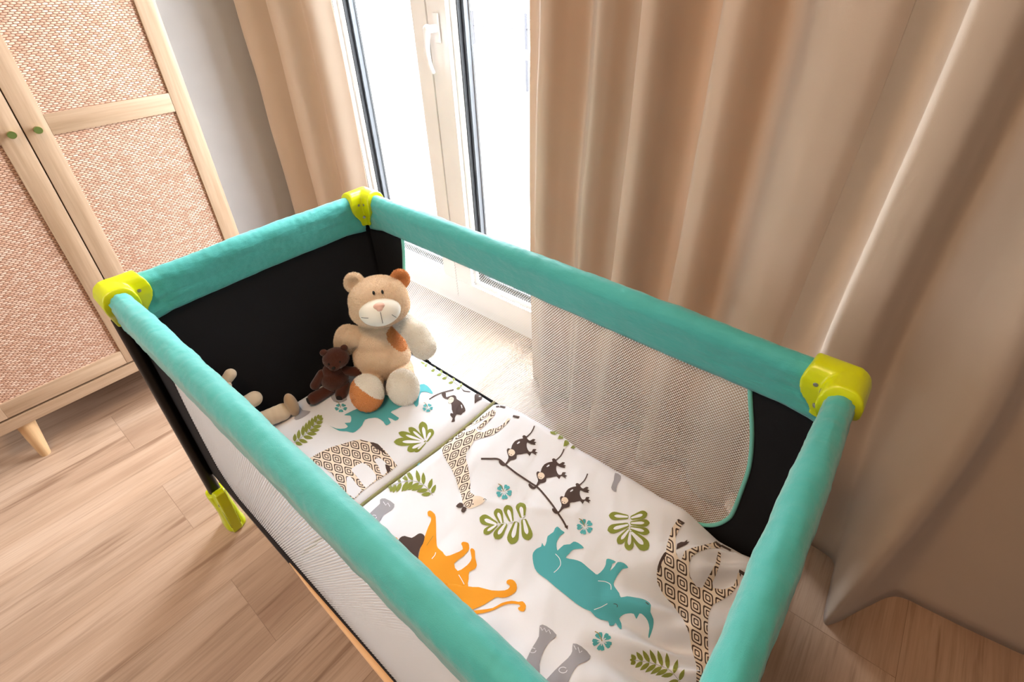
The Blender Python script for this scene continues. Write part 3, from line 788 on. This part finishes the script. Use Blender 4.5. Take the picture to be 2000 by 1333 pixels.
    def flower(s, c, r, rot=0, sq=1.0):
        for k in range(5):
            a = rot + 2*PI*k/5
            pts = []
            for da, rr in ((-.16, .22), (-.5, .70), (-.42, .98), (-.15, 1.04), (.0, .92), (.15, 1.04), (.42, .98), (.5, .70), (.16, .22)):
                pts.append((c[0]+r*rr*math.cos(a+da), c[1]+r*rr*sq*math.sin(a+da)))
            s.fill(pts, 'p_teal', 1, lv=1)
            s.line([(c[0], c[1]), (c[0]+r*.5*math.cos(a), c[1]+r*.5*sq*math.sin(a))], r*.10, 'p_white', 2)
        s.dot(c, r*.16, 'p_white', 2)
        s.line([c, (c[0]-r*.35, c[1]-r*.75), (c[0]-r*.75, c[1]-r*1.0)], r*.09, 'p_gold', 3)

# ---- pillow
def ins_p(y, x): return -.592, seamx(y)-.004, -.285, .289
b = drape('pillow', hP, (-.592, -.16), (-.285, .289), ins_p, '', '')
pr = Printer(b, hP)
pr.fill(T('A', '365 865, 480 800, 600 745, 730 708, 820 680, 910 665, 1010 690, 1110 720, 1190 800, 1250 870, 1310 950, 1240 1010, 1130 1090, 1090 1110, 970 1195, 900 1260, 840 1320, 760 1260, 700 1190, 600 1030, 500 960, 430 930, 380 900'), 'diamond', 1,
        (T('A', '640 770')[0], (113/5.553, 28/5.553), (17/5.553, 105/5.553)), 1)
pr.fill(T('A', '815 985, 930 918, 1010 965, 1060 1020, 1085 1090, 1010 1160, 965 1185, 900 1100, 850 1040'), 'p_white', 2, lv=2)
pr.fill(T('A', '762 1075, 800 1062, 870 1150, 930 1215, 845 1305, 765 1245'), 'p_white', 1, lv=2)
pr.fill(T('A', '1065 890, 1110 865, 1155 890, 1200 945, 1190 1030, 1140 1050, 1110 960'), 'p_white', 2, lv=2)
pr.fill(T('A', '1015 695, 1100 715, 1150 770, 1195 825, 1120 785, 1060 745'), 'p_brown', 2, lv=3)
pr.fill(T('A', '1180 935, 1230 960, 1235 1005, 1205 1025'), 'p_brown', 2, lv=3)
pr.fern(T('A', '190 700, 300 620, 390 530, 470 430'), 8, 21, 22, 7.5)
pr.fill(T('A', '580 515, 650 545, 740 545, 775 520, 740 485, 800 480, 812 440, 800 405, 735 400, 790 370, 880 330, 1000 320, 1080 300, 1180 180, 1400 260, 1420 280, 1350 310, 1290 340, 1240 370, 1330 430, 1290 460, 1250 440, 1210 430, 1240 480, 1190 510, 1160 470, 1100 430, 1040 430, 960 450, 930 510, 880 560, 830 590, 760 575, 680 570'), 'p_teal', 2, lv=1)
pr.fill(T('A', '1500 190, 1530 90, 1600 60, 1666 110, 1700 170, 1640 150, 1570 150, 1545 220, 1540 280, 1515 310, 1480 250'), 'p_teal', 2, lv=1)
pr.flower(T('A', '700 320')[0], 12, .3, .7); pr.flower(T('H', '985 325')[0], 10, .2, .8)
pr.fill(T('A', '195 440, 225 330, 250 300, 285 345, 370 358, 320 405, 240 447'), 'p_grey', 2, lv=1)
pr.fill(T('A', '590 190, 640 175, 740 180, 765 235, 690 265, 620 250'), 'p_grey', 2, lv=1)
for tp, wd_ in (('1580 470', 17), ('1435 535', 13), ('1325 590', 13), ('1275 690', 16), ('1420 785', 15), ('1500 800', 10), ('1690 550', 14)):
    bs = T('A', '1620 690')[0]; q = T('A', tp)[0]; bs2 = (bs[0]+(q[0]-bs[0])*.06, bs[1]+(q[1]-bs[1])*.06); pr.lobe(bs2, q, wd_)
pr.fill(T('B', '220 50, 245 32, 262 50, 265 85, 300 75, 340 65, 365 82, 370 105, 410 130, 440 170, 458 220, 430 245, 410 265, 370 258, 350 300, 350 330, 315 335, 330 300, 305 270, 310 245, 335 250, 320 210, 315 150, 285 145, 285 110, 250 100, 225 75'), 'p_brown', 2)
pr.fill(T('B', '285 110, 310 85, 340 95, 335 130, 305 150, 288 140'), 'p_tan', 2, lv=2); pr.dot(T('B', '302 108')[0], .7, 'p_black'); pr.dot(T('B', '322 106')[0], .7, 'p_black')
pr.fill(T('B', '410 165, 420 165, 428 195, 420 200'), 'p_white', 1, lv=2)
pr.line(T('B', '95 108, 160 68, 235 38, 340 12'), 2.2, 'p_brown'); pr.fill(T('B', '420 5, 450 20, 515 28, 500 38, 440 28'), 'p_brown', 1)
pr.fill(T('B', '550 60, 590 55, 625 85, 615 110, 575 130, 550 150, 548 110'), 'p_brown', 2)
pr.fern([(905, 762), (880, 742), (858, 728), (830, 712)], 6, 13, 12, 5)
pil = obj('pillow', b, M['sheet'], None, True, [M['sheet']] + [M[k] for k in pr.mats])
tag(pil, 'white pillow with jungle animal print and olive piping at the left end of the cot', 'pillow')
b = bmesh.new(); pts = []
for k in range(40):
    y = -.283 + .570*k/39; pts.append((seamx(y)-.001, y, max(hP(seamx(y)-.006, y), .262)+.006))
tube(b, pts, .0042, 8); obj('edge_piping', b, M['olivepipe'], pil)

# ---- duvet
def ins_d(y, x): return seamx(y)+.002, .592, -.288, yfar(x)
b = drape('duvet', hD, (-.156, .592), (-.288, .292), ins_d, '', '')
pr = Printer(b, hD)
pr.fill(T('B', '205 560, 260 510, 330 455, 405 400, 440 440, 500 425, 560 400, 575 430, 640 440, 700 405, 770 395, 830 362, 880 300, 910 300, 880 345, 800 420, 720 470, 620 495, 540 520, 505 590, 465 640, 460 700, 480 770, 495 850, 505 950, 505 1040, 550 1070, 545 1120, 520 1185, 470 1195, 430 1150, 420 1080, 385 990, 360 900, 320 810, 270 730, 235 660'), 'diamond', 1,
        (T('B', '345 665')[0], (106/5.125, -42/5.125), (-31/5.125, 104/5.125)), 1)
pr.fill(T('B', '400 410, 470 365, 560 325, 640 265, 730 210, 745 222, 660 290, 560 350, 470 400, 430 440'), 'diamond', 1, (T('B', '345 665')[0], (106/5.125, -42/5.125), (-31/5.125, 104/5.125)), 1)
pr.fill(T('B', '570 395, 640 330, 740 225, 765 220, 745 270, 700 320, 610 410'), 'diamond', 1, (T('B', '345 665')[0], (106/5.125, -42/5.125), (-31/5.125, 104/5.125)), 1)
pr.fill(T('B', '805 168, 862 182, 850 198, 800 186'), 'p_brown', 1); pr.fill(T('B', '760 176, 798 170, 795 184, 765 190'), 'p_brown', 1); pr.fill(T('B', '935 265, 1000 280, 988 300, 928 286'), 'p_brown', 1)
pr.fill(T('B', '455 1130, 520 1080, 600 1078, 650 1108, 640 1135, 600 1165, 540 1190, 480 1200'), 'p_tan', 2, lv=0)
pr.fill(T('B', '362 1180, 400 1145, 435 1158, 430 1190, 392 1197'), 'p_brown', 2, lv=3); pr.fill(T('B', '432 1188, 470 1200, 442 1245, 414 1230'), 'p_brown', 2, lv=3)
pr.dot(T('B', '532 1160')[0], 1.3, 'p_black'); pr.line(T('B', '635 1118, 650 1105, 668 1118'), 1.0, 'p_brown')
# fern and flowers
pr.fern(T('G', '448 212, 400 155, 330 125, 250 135, 195 160'), 9, 26, 27, 8, 62)
pr.flower(T('C', '330 830')[0], 15, .2, .95); pr.flower(T('C', '1140 1180')[0], 15.5, .6, .95); pr.flower(T('D', '770 1255')[0], 19, .5, .95)
pr.fill(T('A', '1530 880, 1600 850, 1580 900, 1525 960'), 'p_teal', 1)
# branch and monkeys
pr.line(T('C', '100 500, 190 500, 275 505, 345 560, 440 635, 520 690, 610 750, 670 790, 750 880, 820 970, 870 1045, 920 1120, 955 1185'), 3.6, 'p_brown')
pr.fill(T('C', '935 1180, 970 1165, 968 1208'), 'p_brown', 0)
MK = ('345 545, 375 490, 365 450, 358 410, 375 393, 400 400, 410 365, 440 322, 490 300, 520 295, 514 275, 530 262, 555 275, 562 296, 590 318, 620 300, 645 308, 628 325, 655 335, 640 345, 645 360, 600 352, 562 335, 558 380, 580 425, 610 425, 620 402, 655 405, 640 425, 668 438, 648 448, 655 465, 615 440, 600 445, 585 472, 560 442, 500 454, 458 460, 455 495, 420 510, 395 515, 360 552, 335 572, 300 562, 278 530, 290 513, 320 540')
for dx, dy in ((0, 0), (296, 232), (532, 480)):
    pr.fill(T('C', MK, dx, dy), 'p_brown', 2, lv=1)
    pr.line(T('C', '545 290, 595 245, 620 205, 635 168', dx, dy), 2.2, 'p_brown', 1)
    pr.fill(T('C', '372 430, 390 405, 425 410, 442 440, 425 465, 400 475, 378 460', dx, dy), 'p_tan', 2, lv=2)
    pr.dot(T('C', '384 452', dx, dy)[0], .9, 'p_black'); pr.dot(T('C', '404 460', dx, dy)[0], .9, 'p_black'); pr.line(T('C', '382 475, 392 478, 404 474', dx, dy), .7, 'p_black', 3)
    pr.fill(T('C', '458 345, 480 326, 492 330, 485 342, 465 352', dx, dy), 'p_white', 1, lv=2)
# edge fern
for s_ in ('750 170,820 190,800 182,770 185', '790 225,850 222,885 240,840 258,800 248', '865 300,885 262,915 265,925 295,900 300', '925 375,935 320,960 300,985 345,960 370', '995 390,1020 362,1050 385,1030 398'):
    pr.fill(T('C', s_), 'p_olive', 1)
# far elephant leg
pr.fill(T('C', '1442 640, 1500 670, 1490 720, 1470 745, 1455 800, 1452 830, 1420 815, 1403 785, 1430 710'), 'p_grey', 2)
# monstera leaves
for (bs, tp, wd_) in (('1440 165', '1415 15', 20), ('1330 205', '1280 40', 18), ('1230 222', '1180 75', 17), ('1180 235', '1010 165', 20), ('1450 185', '1500 392', 21), ('1380 212', '1325 432', 22), ('1270 225', '1165 378', 19), ('1180 238', '1050 325', 14)):
    pr.lobe(T('E', bs)[0], T('E', tp)[0], wd_)
pr.line(T('E', '1465 148, 1400 190, 1300 215, 1180 235'), 1.3, 'p_white', 3)
for (bs, tp, wd_) in (('1020 55', '835 40', 16), ('1022 130', '822 185', 18), ('1030 175', '922 312', 16), ('1040 200', '1025 378', 18), ('1048 65', '1205 20', 16), ('1045 115', '1228 112', 15), ('1042 160', '1226 205', 15), ('1048 200', '1212 368', 24)):
    pr.lobe(T('D', bs)[0], T('D', tp)[0], wd_)
pr.line(T('D', '1042 20, 1036 120, 1040 205'), 1.3, 'p_white', 3)
# lion
pr.fill(T('E', '488 110, 515 95, 550 120, 570 160, 574 300, 578 420, 592 470, 640 510, 675 552, 760 525, 842 482, 825 430, 845 408, 895 420, 905 460, 900 490, 850 550, 755 625, 790 700, 860 662, 905 620, 930 570, 915 490, 935 473, 962 500, 965 570, 982 640, 960 682, 905 710, 900 780, 895 855, 1000 862, 1130 895, 1260 895, 1305 870, 1310 845, 1278 822, 1290 790, 1340 788, 1380 835, 1375 900, 1330 940, 1270 965, 1215 968, 1170 965, 1060 1035, 960 1080, 880 1110, 840 1130, 740 1110, 560 960, 420 790, 398 650, 397 560, 415 480, 440 420, 462 350, 495 260, 522 200, 520 160, 495 150'), 'p_orange', 2)
pr.fill(T('E', '860 1110, 1000 1092, 1140 1072, 1230 1022, 1330 1000, 1400 1010, 1440 1005, 1474 1050, 1450 1107, 1400 1092, 1395 1068, 1415 1058, 1398 1035, 1300 1030, 1220 1056, 1150 1092, 1050 1122, 900 1140, 820 1140'), 'p_orange', 2, lv=1.5)
pr.fill(T('E', '190 430, 212 370, 260 350, 330 370, 390 332, 425 325, 460 355, 442 430, 410 480, 395 560, 405 660, 330 650, 230 540'), 'p_brown', 2, lv=2)
pr.fill(T('E', '138 385, 160 360, 190 378, 196 440, 165 440'), 'p_orange', 2, lv=1); pr.fill(T('E', '128 385, 150 385, 152 405, 130 400'), 'p_black', 1)
pr.line(T('E', '570 515, 560 545, 530 580'), 1.3, 'p_white'); pr.line(T('E', '800 740, 828 785, 855 835'), 1.4, 'p_white'); pr.line(T('E', '480 445, 545 350'), .8, 'p_gold')
# rhino
pr.fill(T('D', '100 455, 105 400, 140 360, 182 340, 190 303, 202 325, 218 335, 235 290, 245 240, 300 200, 315 165, 342 148, 375 180, 408 205, 372 230, 350 260, 330 310, 335 365, 345 375, 400 325, 460 318, 495 293, 540 305, 594 352, 540 362, 490 370, 450 410, 420 450, 500 465, 570 490, 630 540, 690 590, 725 610, 780 560, 805 510, 812 462, 850 462, 902 488, 870 505, 860 535, 845 575, 890 530, 920 490, 980 500, 1022 545, 970 555, 930 600, 900 650, 880 700, 900 742, 935 790, 950 830, 1010 820, 1080 830, 1160 845, 1210 870, 1240 905, 1235 970, 1264 1040, 1260 1120, 1225 1222, 1215 1200, 1225 1130, 1210 1060, 1170 1005, 1130 985, 1100 1040, 1075 990, 1020 985, 970 1000, 935 1035, 955 1080, 955 1140, 920 1110, 900 1075, 880 1100, 840 1100, 828 1060, 760 1045, 700 1010, 660 965, 600 940, 520 890, 420 810, 320 730, 240 660, 170 610, 120 550'), 'p_teal', 2)
pr.line(T('D', '320 412, 358 455, 370 510, 345 555, 305 592'), 1.4, 'p_white'); pr.line(T('D', '730 672, 800 680, 850 708, 856 757'), 1.4, 'p_white')
pr.line(T('D', '692 950, 760 925, 820 892'), 1.4, 'p_white'); pr.line(T('D', '880 893, 905 897, 918 912, 912 926'), 1.2, 'p_brown'); pr.line(T('D', '1190 878, 1218 900'), 1.6, 'p_brown')
# elephant legs
for s_ in ('1090 995, 1130 998, 1192 1052, 1150 1090, 1112 1150, 1088 1230, 1085 1345, 975 1345, 975 1290, 1010 1200, 1050 1120, 1085 1060', '1290 1103, 1340 1120, 1396 1178, 1370 1210, 1320 1230, 1280 1290, 1230 1370, 1100 1370, 1180 1265, 1260 1190, 1285 1150',
           '130 238, 160 230, 217 265, 200 300, 150 330, 120 380, 60 340, 100 290, 130 262'):
    pr.fill(T('G', s_), 'p_grey', 2)
pr.line(T('G', '1095 1005, 1105 1025, 1118 1010, 1130 1035, 1145 1020, 1155 1045'), 1.3, 'p_white', n=1); pr.line(T('G', '1295 1115, 1308 1140, 1320 1125, 1330 1160, 1345 1148'), 1.3, 'p_white', n=1); pr.line(T('G', '150 250, 165 272, 178 258, 190 280'), 1.3, 'p_white', n=1)
def circ(c, r): return [(c[0]+r*math.cos(2*PI*k/9), c[1]+r*.7*math.sin(2*PI*k/9)) for k in range(9)]
pr.line(circ(T('G', '1048 1145')[0], 6.5), 1.3, 'p_white'); pr.line(circ(T('G', '1230 1263')[0], 8), 1.4, 'p_white'); pr.line(circ(T('G', '95 342')[0], 5), 1.2, 'p_white')
# bottom fern
pr.fern(T('F', '520 1345, 440 1250, 350 1205, 250 1180, 150 1165'), 8, 33, 28, 9, 62)
# giraffe at the foot end
gl = (T('F', '430 505')[0], (100/4.003, 58/4.003), (4/4.003, 122/4.003))
pr.fill(T('F', '490 70, 540 95, 500 150, 480 200, 478 250, 478 310, 500 370, 520 385, 550 310, 610 285, 700 262, 790 240, 825 262, 830 290, 740 290, 650 320, 600 360, 580 430, 590 510, 640 590, 685 600, 740 500, 790 410, 812 310, 832 330, 828 400, 800 480, 765 560, 770 600, 850 612, 930 585, 955 530, 965 480, 990 490, 975 560, 920 640, 850 690, 770 730, 735 800, 728 900, 730 1030, 740 1200, 690 1340, 640 1340, 640 1200, 600 1060, 585 960, 540 850, 460 740, 380 650, 335 560, 330 480, 372 400, 400 330, 410 260, 450 130'), 'diamond', 1, gl, 1)
pr.fill(T('F', '385 330, 405 320, 402 350, 370 400, 352 470, 334 460, 350 395'), 'p_brown', 2, lv=2)
for s_ in ('487 68, 502 62, 550 92, 538 106', '778 240, 796 236, 838 268, 825 287', '838 262, 912 300, 905 313, 832 276', '975 455, 1030 488, 1020 515, 972 480'): pr.fill(T('F', s_), 'p_brown', 0, lv=3)
pr.fill(T('F', '483 300, 490 255, 520 240, 545 240, 570 222, 566 240, 586 238, 560 262, 520 280'), 'p_brown', 1, lv=2)
duv = obj('duvet', b, M['sheet'], None, True, [M['sheet']] + [M[k] for k in pr.mats])
tag(duv, 'white duvet printed with jungle animals and leaves, spread over most of the cot', 'duvet')

# ------------------------------------------------------------------ plush toys
def local(origin, fwd):
    f = Vector(fwd); f.z = 0; f.normalize(); r = f.cross(Vector((0, 0, 1))).normalized(); o = Vector(origin)   # r = toy's left seen from the front -> image left
    return lambda a, s, z: o + f*a + r*s + Vector((0, 0, z))
# big teddy
tb = thing('teddy_bear', 'large cream plush bear with white muzzle and orange patches, leaning in the cot corner', 'teddy bear', (-.44, .16, .285))
def fdir(a, b_): return (Vector(b_)-Vector(a)).normalized()
hc = Vector((-.418, .168, .563)); bc = Vector((-.446, .160, .380))
hf = None
fw = (CAMP-hc); fw = Vector((fw.x, fw.y, 0)).normalized(); sd = fw.cross(Vector((0, 0, 1))).normalized()   # sd points to image right? fixed below
if (RC.transposed() @ sd).x < 0: sd = -sd
def Q(c, f, s, z): return Vector(c) + fw*f + sd*s + Vector((0, 0, z))
b = bmesh.new()
ell(b, Q(bc, 0, 0, -.012), (.068, .078, .074), fw); ell(b, Q(bc, -.006, 0, .038), (.055, .063, .062), fw); ell(b, Q(bc, -.004, 0, .085), (.040, .045, .03), fw)
b = remesh(b, .004, 8); body_bm = b
# patch: assign orange faces
b.faces.ensure_lookup_table()
pc = Q(bc, .055, .052, .048)
for f in b.faces:
    c = f.calc_center_median()-pc; s_ = c.dot(sd); z_ = c.z
    u_ = s_*.85+z_*.52; v_ = -s_*.52+z_*.85
    if c.dot(fw) > -.06 and (s_*math.cos(.55)+z_*math.sin(.55))**2/.022**2 + (-s_*math.sin(.55)+z_*math.cos(.55))**2/.045**2 < 1: f.material_index = 1
furry(b, 26000, .0050, .0007, seed=3)
obj('body', b, None, tb, True, [M['fur'], M['furo']])
b = bmesh.new(); hf = (fw + Vector((0, 0, .25))).normalized()
ell(b, hc, (.064, .075, .062), fw); ell(b, Q(hc, .004, 0, -.022), (.062, .077, .046), fw)
b = remesh(b, .004, 6); furry(b, 24000, .0045, .0007, seed=4); hd = obj('head', b, M['fur'], tb)
Q0 = Q; up_h = (Vector((0, 0, 1)) - fw*.42).normalized(); fh = (fw + Vector((0, 0, .42))).normalized()
def Q(c, f, s, z): return Vector(c) + fh*f + sd*s + up_h*z
for s_, mat, sg in ((-1, 'fur', 5), (1, 'furo', 6)):
    ec = Q(hc, -.010, .064 if s_ > 0 else -.050, .040 if s_ > 0 else .054); b = bmesh.new()
    ell(b, ec, (.013, .026, .027), fh + sd*s_*.3, up=(0, 0, 1)); b = remesh(b, .0028, 3)
    dn = (fh + sd*s_*.3 + Vector((0, 0, .1))).normalized()
    for v in b.verts:                                                    # hollow the front of the ear
        d = v.co-ec; a = d.dot(dn); rr = (d-dn*a).length
        if a > 0 and rr < .018: v.co -= dn*(.012*(1-(rr/.018)**2))
    furry(b, 3600, .0042, .0007, seed=sg); obj('ear', b, M['fur' if s_ < 0 else 'furo'], hd)
# muzzle
mc = Q(hc, .040, -.002, -.022); b = bmesh.new()
ell(b, mc, (.042, .052, .040), fh, seg=40)
mz = obj('muzzle', b, M['muzzle'], hd)
b = bmesh.new(); nc = Q(mc, .034, .000, .018); ell(b, nc, (.011, .0145, .0095), fh + Vector((0, 0, .4)), seg=24); b2 = b
ell(b2, Q(nc, .002, 0, -.006), (.010, .009, .008), fh, seg=20); obj('nose', remesh(b2, .0015, 4), M['nose'], mz)
def onmz(s, z):  # point on the muzzle front
    k = 1-(s/.052)**2-(z/.040)**2; return Q(mc, .0425*math.sqrt(max(0, k))+.0004, s, z)
for pts in ([onmz(0, .004-.0045*i) for i in range(8)], [onmz(-.047+.004*i, -.004-.0005*i) for i in range(5)], [onmz(.026+.003*i, -.010-.004*i) for i in range(4)]):
    b = bmesh.new(); tube(b, pts, .0006, 6); obj('stitching', b, M['thread'], mz)
for s_, z_ in ((-.008, .026), (.013, .024)):
    b = bmesh.new(); ell(b, Q(hc, .0630-.1*abs(z_-.01), s_, z_+.003), (.0045, .0032, .0055), fh, seg=16); obj('eye', b, M['eye'], hd)
Q = Q0
# arms
for a0, a1, a2, sg in ((Q(bc, -.006, -.052, .062), Vector((-.508, .105, .438)), Vector((-.518, .102, .412)), 7), (Vector((-.398, .212, .478)), Vector((-.338, .208, .470)), Vector((-.306, .204, .436)), 8)):
    b = bmesh.new(); capsule(b, a0, a1, .026, .030, 7); capsule(b, a1, a2, .031, .032, 5); b = remesh(b, .004, 6)
    furry(b, 9500, .0055, .0008, seed=sg); obj('arm', b, M['fur'] if sg == 7 else M['furw'], tb)
# legs with big feet
for h0, f0, sg in ((Q(bc, .02, -.035, -.062), Vector((-.372, .050, .348)), 9), (Q(bc, .02, .045, -.062), Vector((-.322, .128, .338)), 10)):
    b = bmesh.new(); capsule(b, h0, h0.lerp(f0, .75), .030, .032, 6); b = remesh(b, .004, 5); furry(b, 5000, .0045, .0007, seed=sg)
    lg = obj('leg', b, M['fur'], tb); ax = (CAMP-f0).normalized()*.7 + Vector((.4, -.1, 0))
    b = bmesh.new(); ell(b, f0, (.040, .042, .050), ax); b = remesh(b, .0035, 4)
    fd = ax.normalized()
    for f in b.faces:
        c = f.calc_center_median()-f0
        if sg == 9 and c.dot(RC.col[0])*.60 + c.dot(RC.col[1])*.80 < .011: f.material_index = 1
    furry(b, 9000, .0038, .0007, seed=sg+20); obj('foot', b, None, lg, True, [M['furw'], M['furo'], M['fur']])

# small brown bear
bb = thing('teddy_bear', 'small dark brown plush bear sitting left of the large cream bear', 'teddy bear', (-.52, .02, .285))
hb = Vector((-.487, .047, .409)); bo = Vector((-.500, .034, .338))
b = bmesh.new(); ell(b, bo, (.032, .037, .042), fw); ell(b, bo+Vector((0, 0, .03)), (.024, .027, .022), fw); obj('body', furry(remesh(b, .003, 5), 1500, .002, .0006, seed=31), M['furb'], bb)
b = bmesh.new(); ell(b, hb, (.030, .035, .030), fw); ell(b, Q(hb, .020, -.006, -.006), (.018, .017, .014), fw); hdb = obj('head', furry(remesh(b, .0026, 4), 1300, .002, .0006, seed=32), M['furb'], bb)
for s_ in (-1, 1):
    b = bmesh.new(); ell(b, Q(hb, -.004, s_*.026, .024), (.006, .010, .011), fw); obj('ear', b, M['furb'], hdb)
    b = bmesh.new(); ell(b, Q(hb, .0265, s_*.014-.004, .006), (.003, .0026, .0032), fw, seg=12); obj('eye', b, M['eye'], hdb)
b = bmesh.new(); ell(b, Q(hb, .037, -.008, -.001), (.004, .005, .0035), fw, seg=12); obj('nose', b, M['soleb'], hdb)
for a0, a1 in ((Q(bo, 0, -.028, .026), Vector((-.525, -.012, .333))), (Q(bo, 0, .026, .022), Vector((-.458, .082, .350)))):
    b = bmesh.new(); capsule(b, a0, a1, .013, .014, 8); obj('arm', remesh(b, .0028, 4), M['furb'], bb)
for a0, a1 in ((Q(bo, .01, -.02, -.026), Vector((-.507, -.034, .312))), (Q(bo, .01, .02, -.026), Vector((-.466, .024, .308)))):
    b = bmesh.new(); capsule(b, a0, a1, .016, .017, 8); lg = obj('leg', remesh(b, .0028, 4), M['furb'], bb)
    d = fdir(a0, a1); b = bmesh.new(); ell(b, a1+d*.0155, (.003, .009, .011), d, seg=16); obj('sole', b, M['soleb'], lg)

# beige plush rabbit by the near corner, mostly hidden by the rail
rb = thing('plush_rabbit', 'beige plush toy half hidden behind the near rail, only its limbs and feet showing', 'plush toy', (-.55, -.2, .285))
b = bmesh.new(); ell(b, (-.565, -.225, .345), (.035, .038, .055)); ell(b, (-.565, -.235, .41), (.032, .035, .032)); obj('body', remesh(b, .0035, 6), M['furt'], rb)
b = bmesh.new(); capsule(b, (-.575, -.215, .435), (-.578, -.176, .462), .011, .0145, 7); obj('ear', remesh(b, .0025, 4), M['furt'], rb)
b = bmesh.new(); capsule(b, (-.570, -.215, .425), (-.566, -.195, .445), .010, .011, 6); obj('ear', remesh(b, .0025, 4), M['furt'], rb)
b = bmesh.new(); capsule(b, (-.572, -.205, .365), (-.575, -.150, .360), .017, .0205, 8); obj('arm', remesh(b, .003, 4), M['furt'], rb)
b = bmesh.new(); capsule(b, (-.560, -.215, .312), (-.532, -.112, .308), .021, .0235, 8); lg = obj('leg', remesh(b, .003, 4), M['furt'], rb)
b = bmesh.new(); ell(b, (-.525, -.086, .318), (.016, .024, .038), (.25, 1, .05)); obj('foot', remesh(b, .0028, 3), M['furs'], lg)
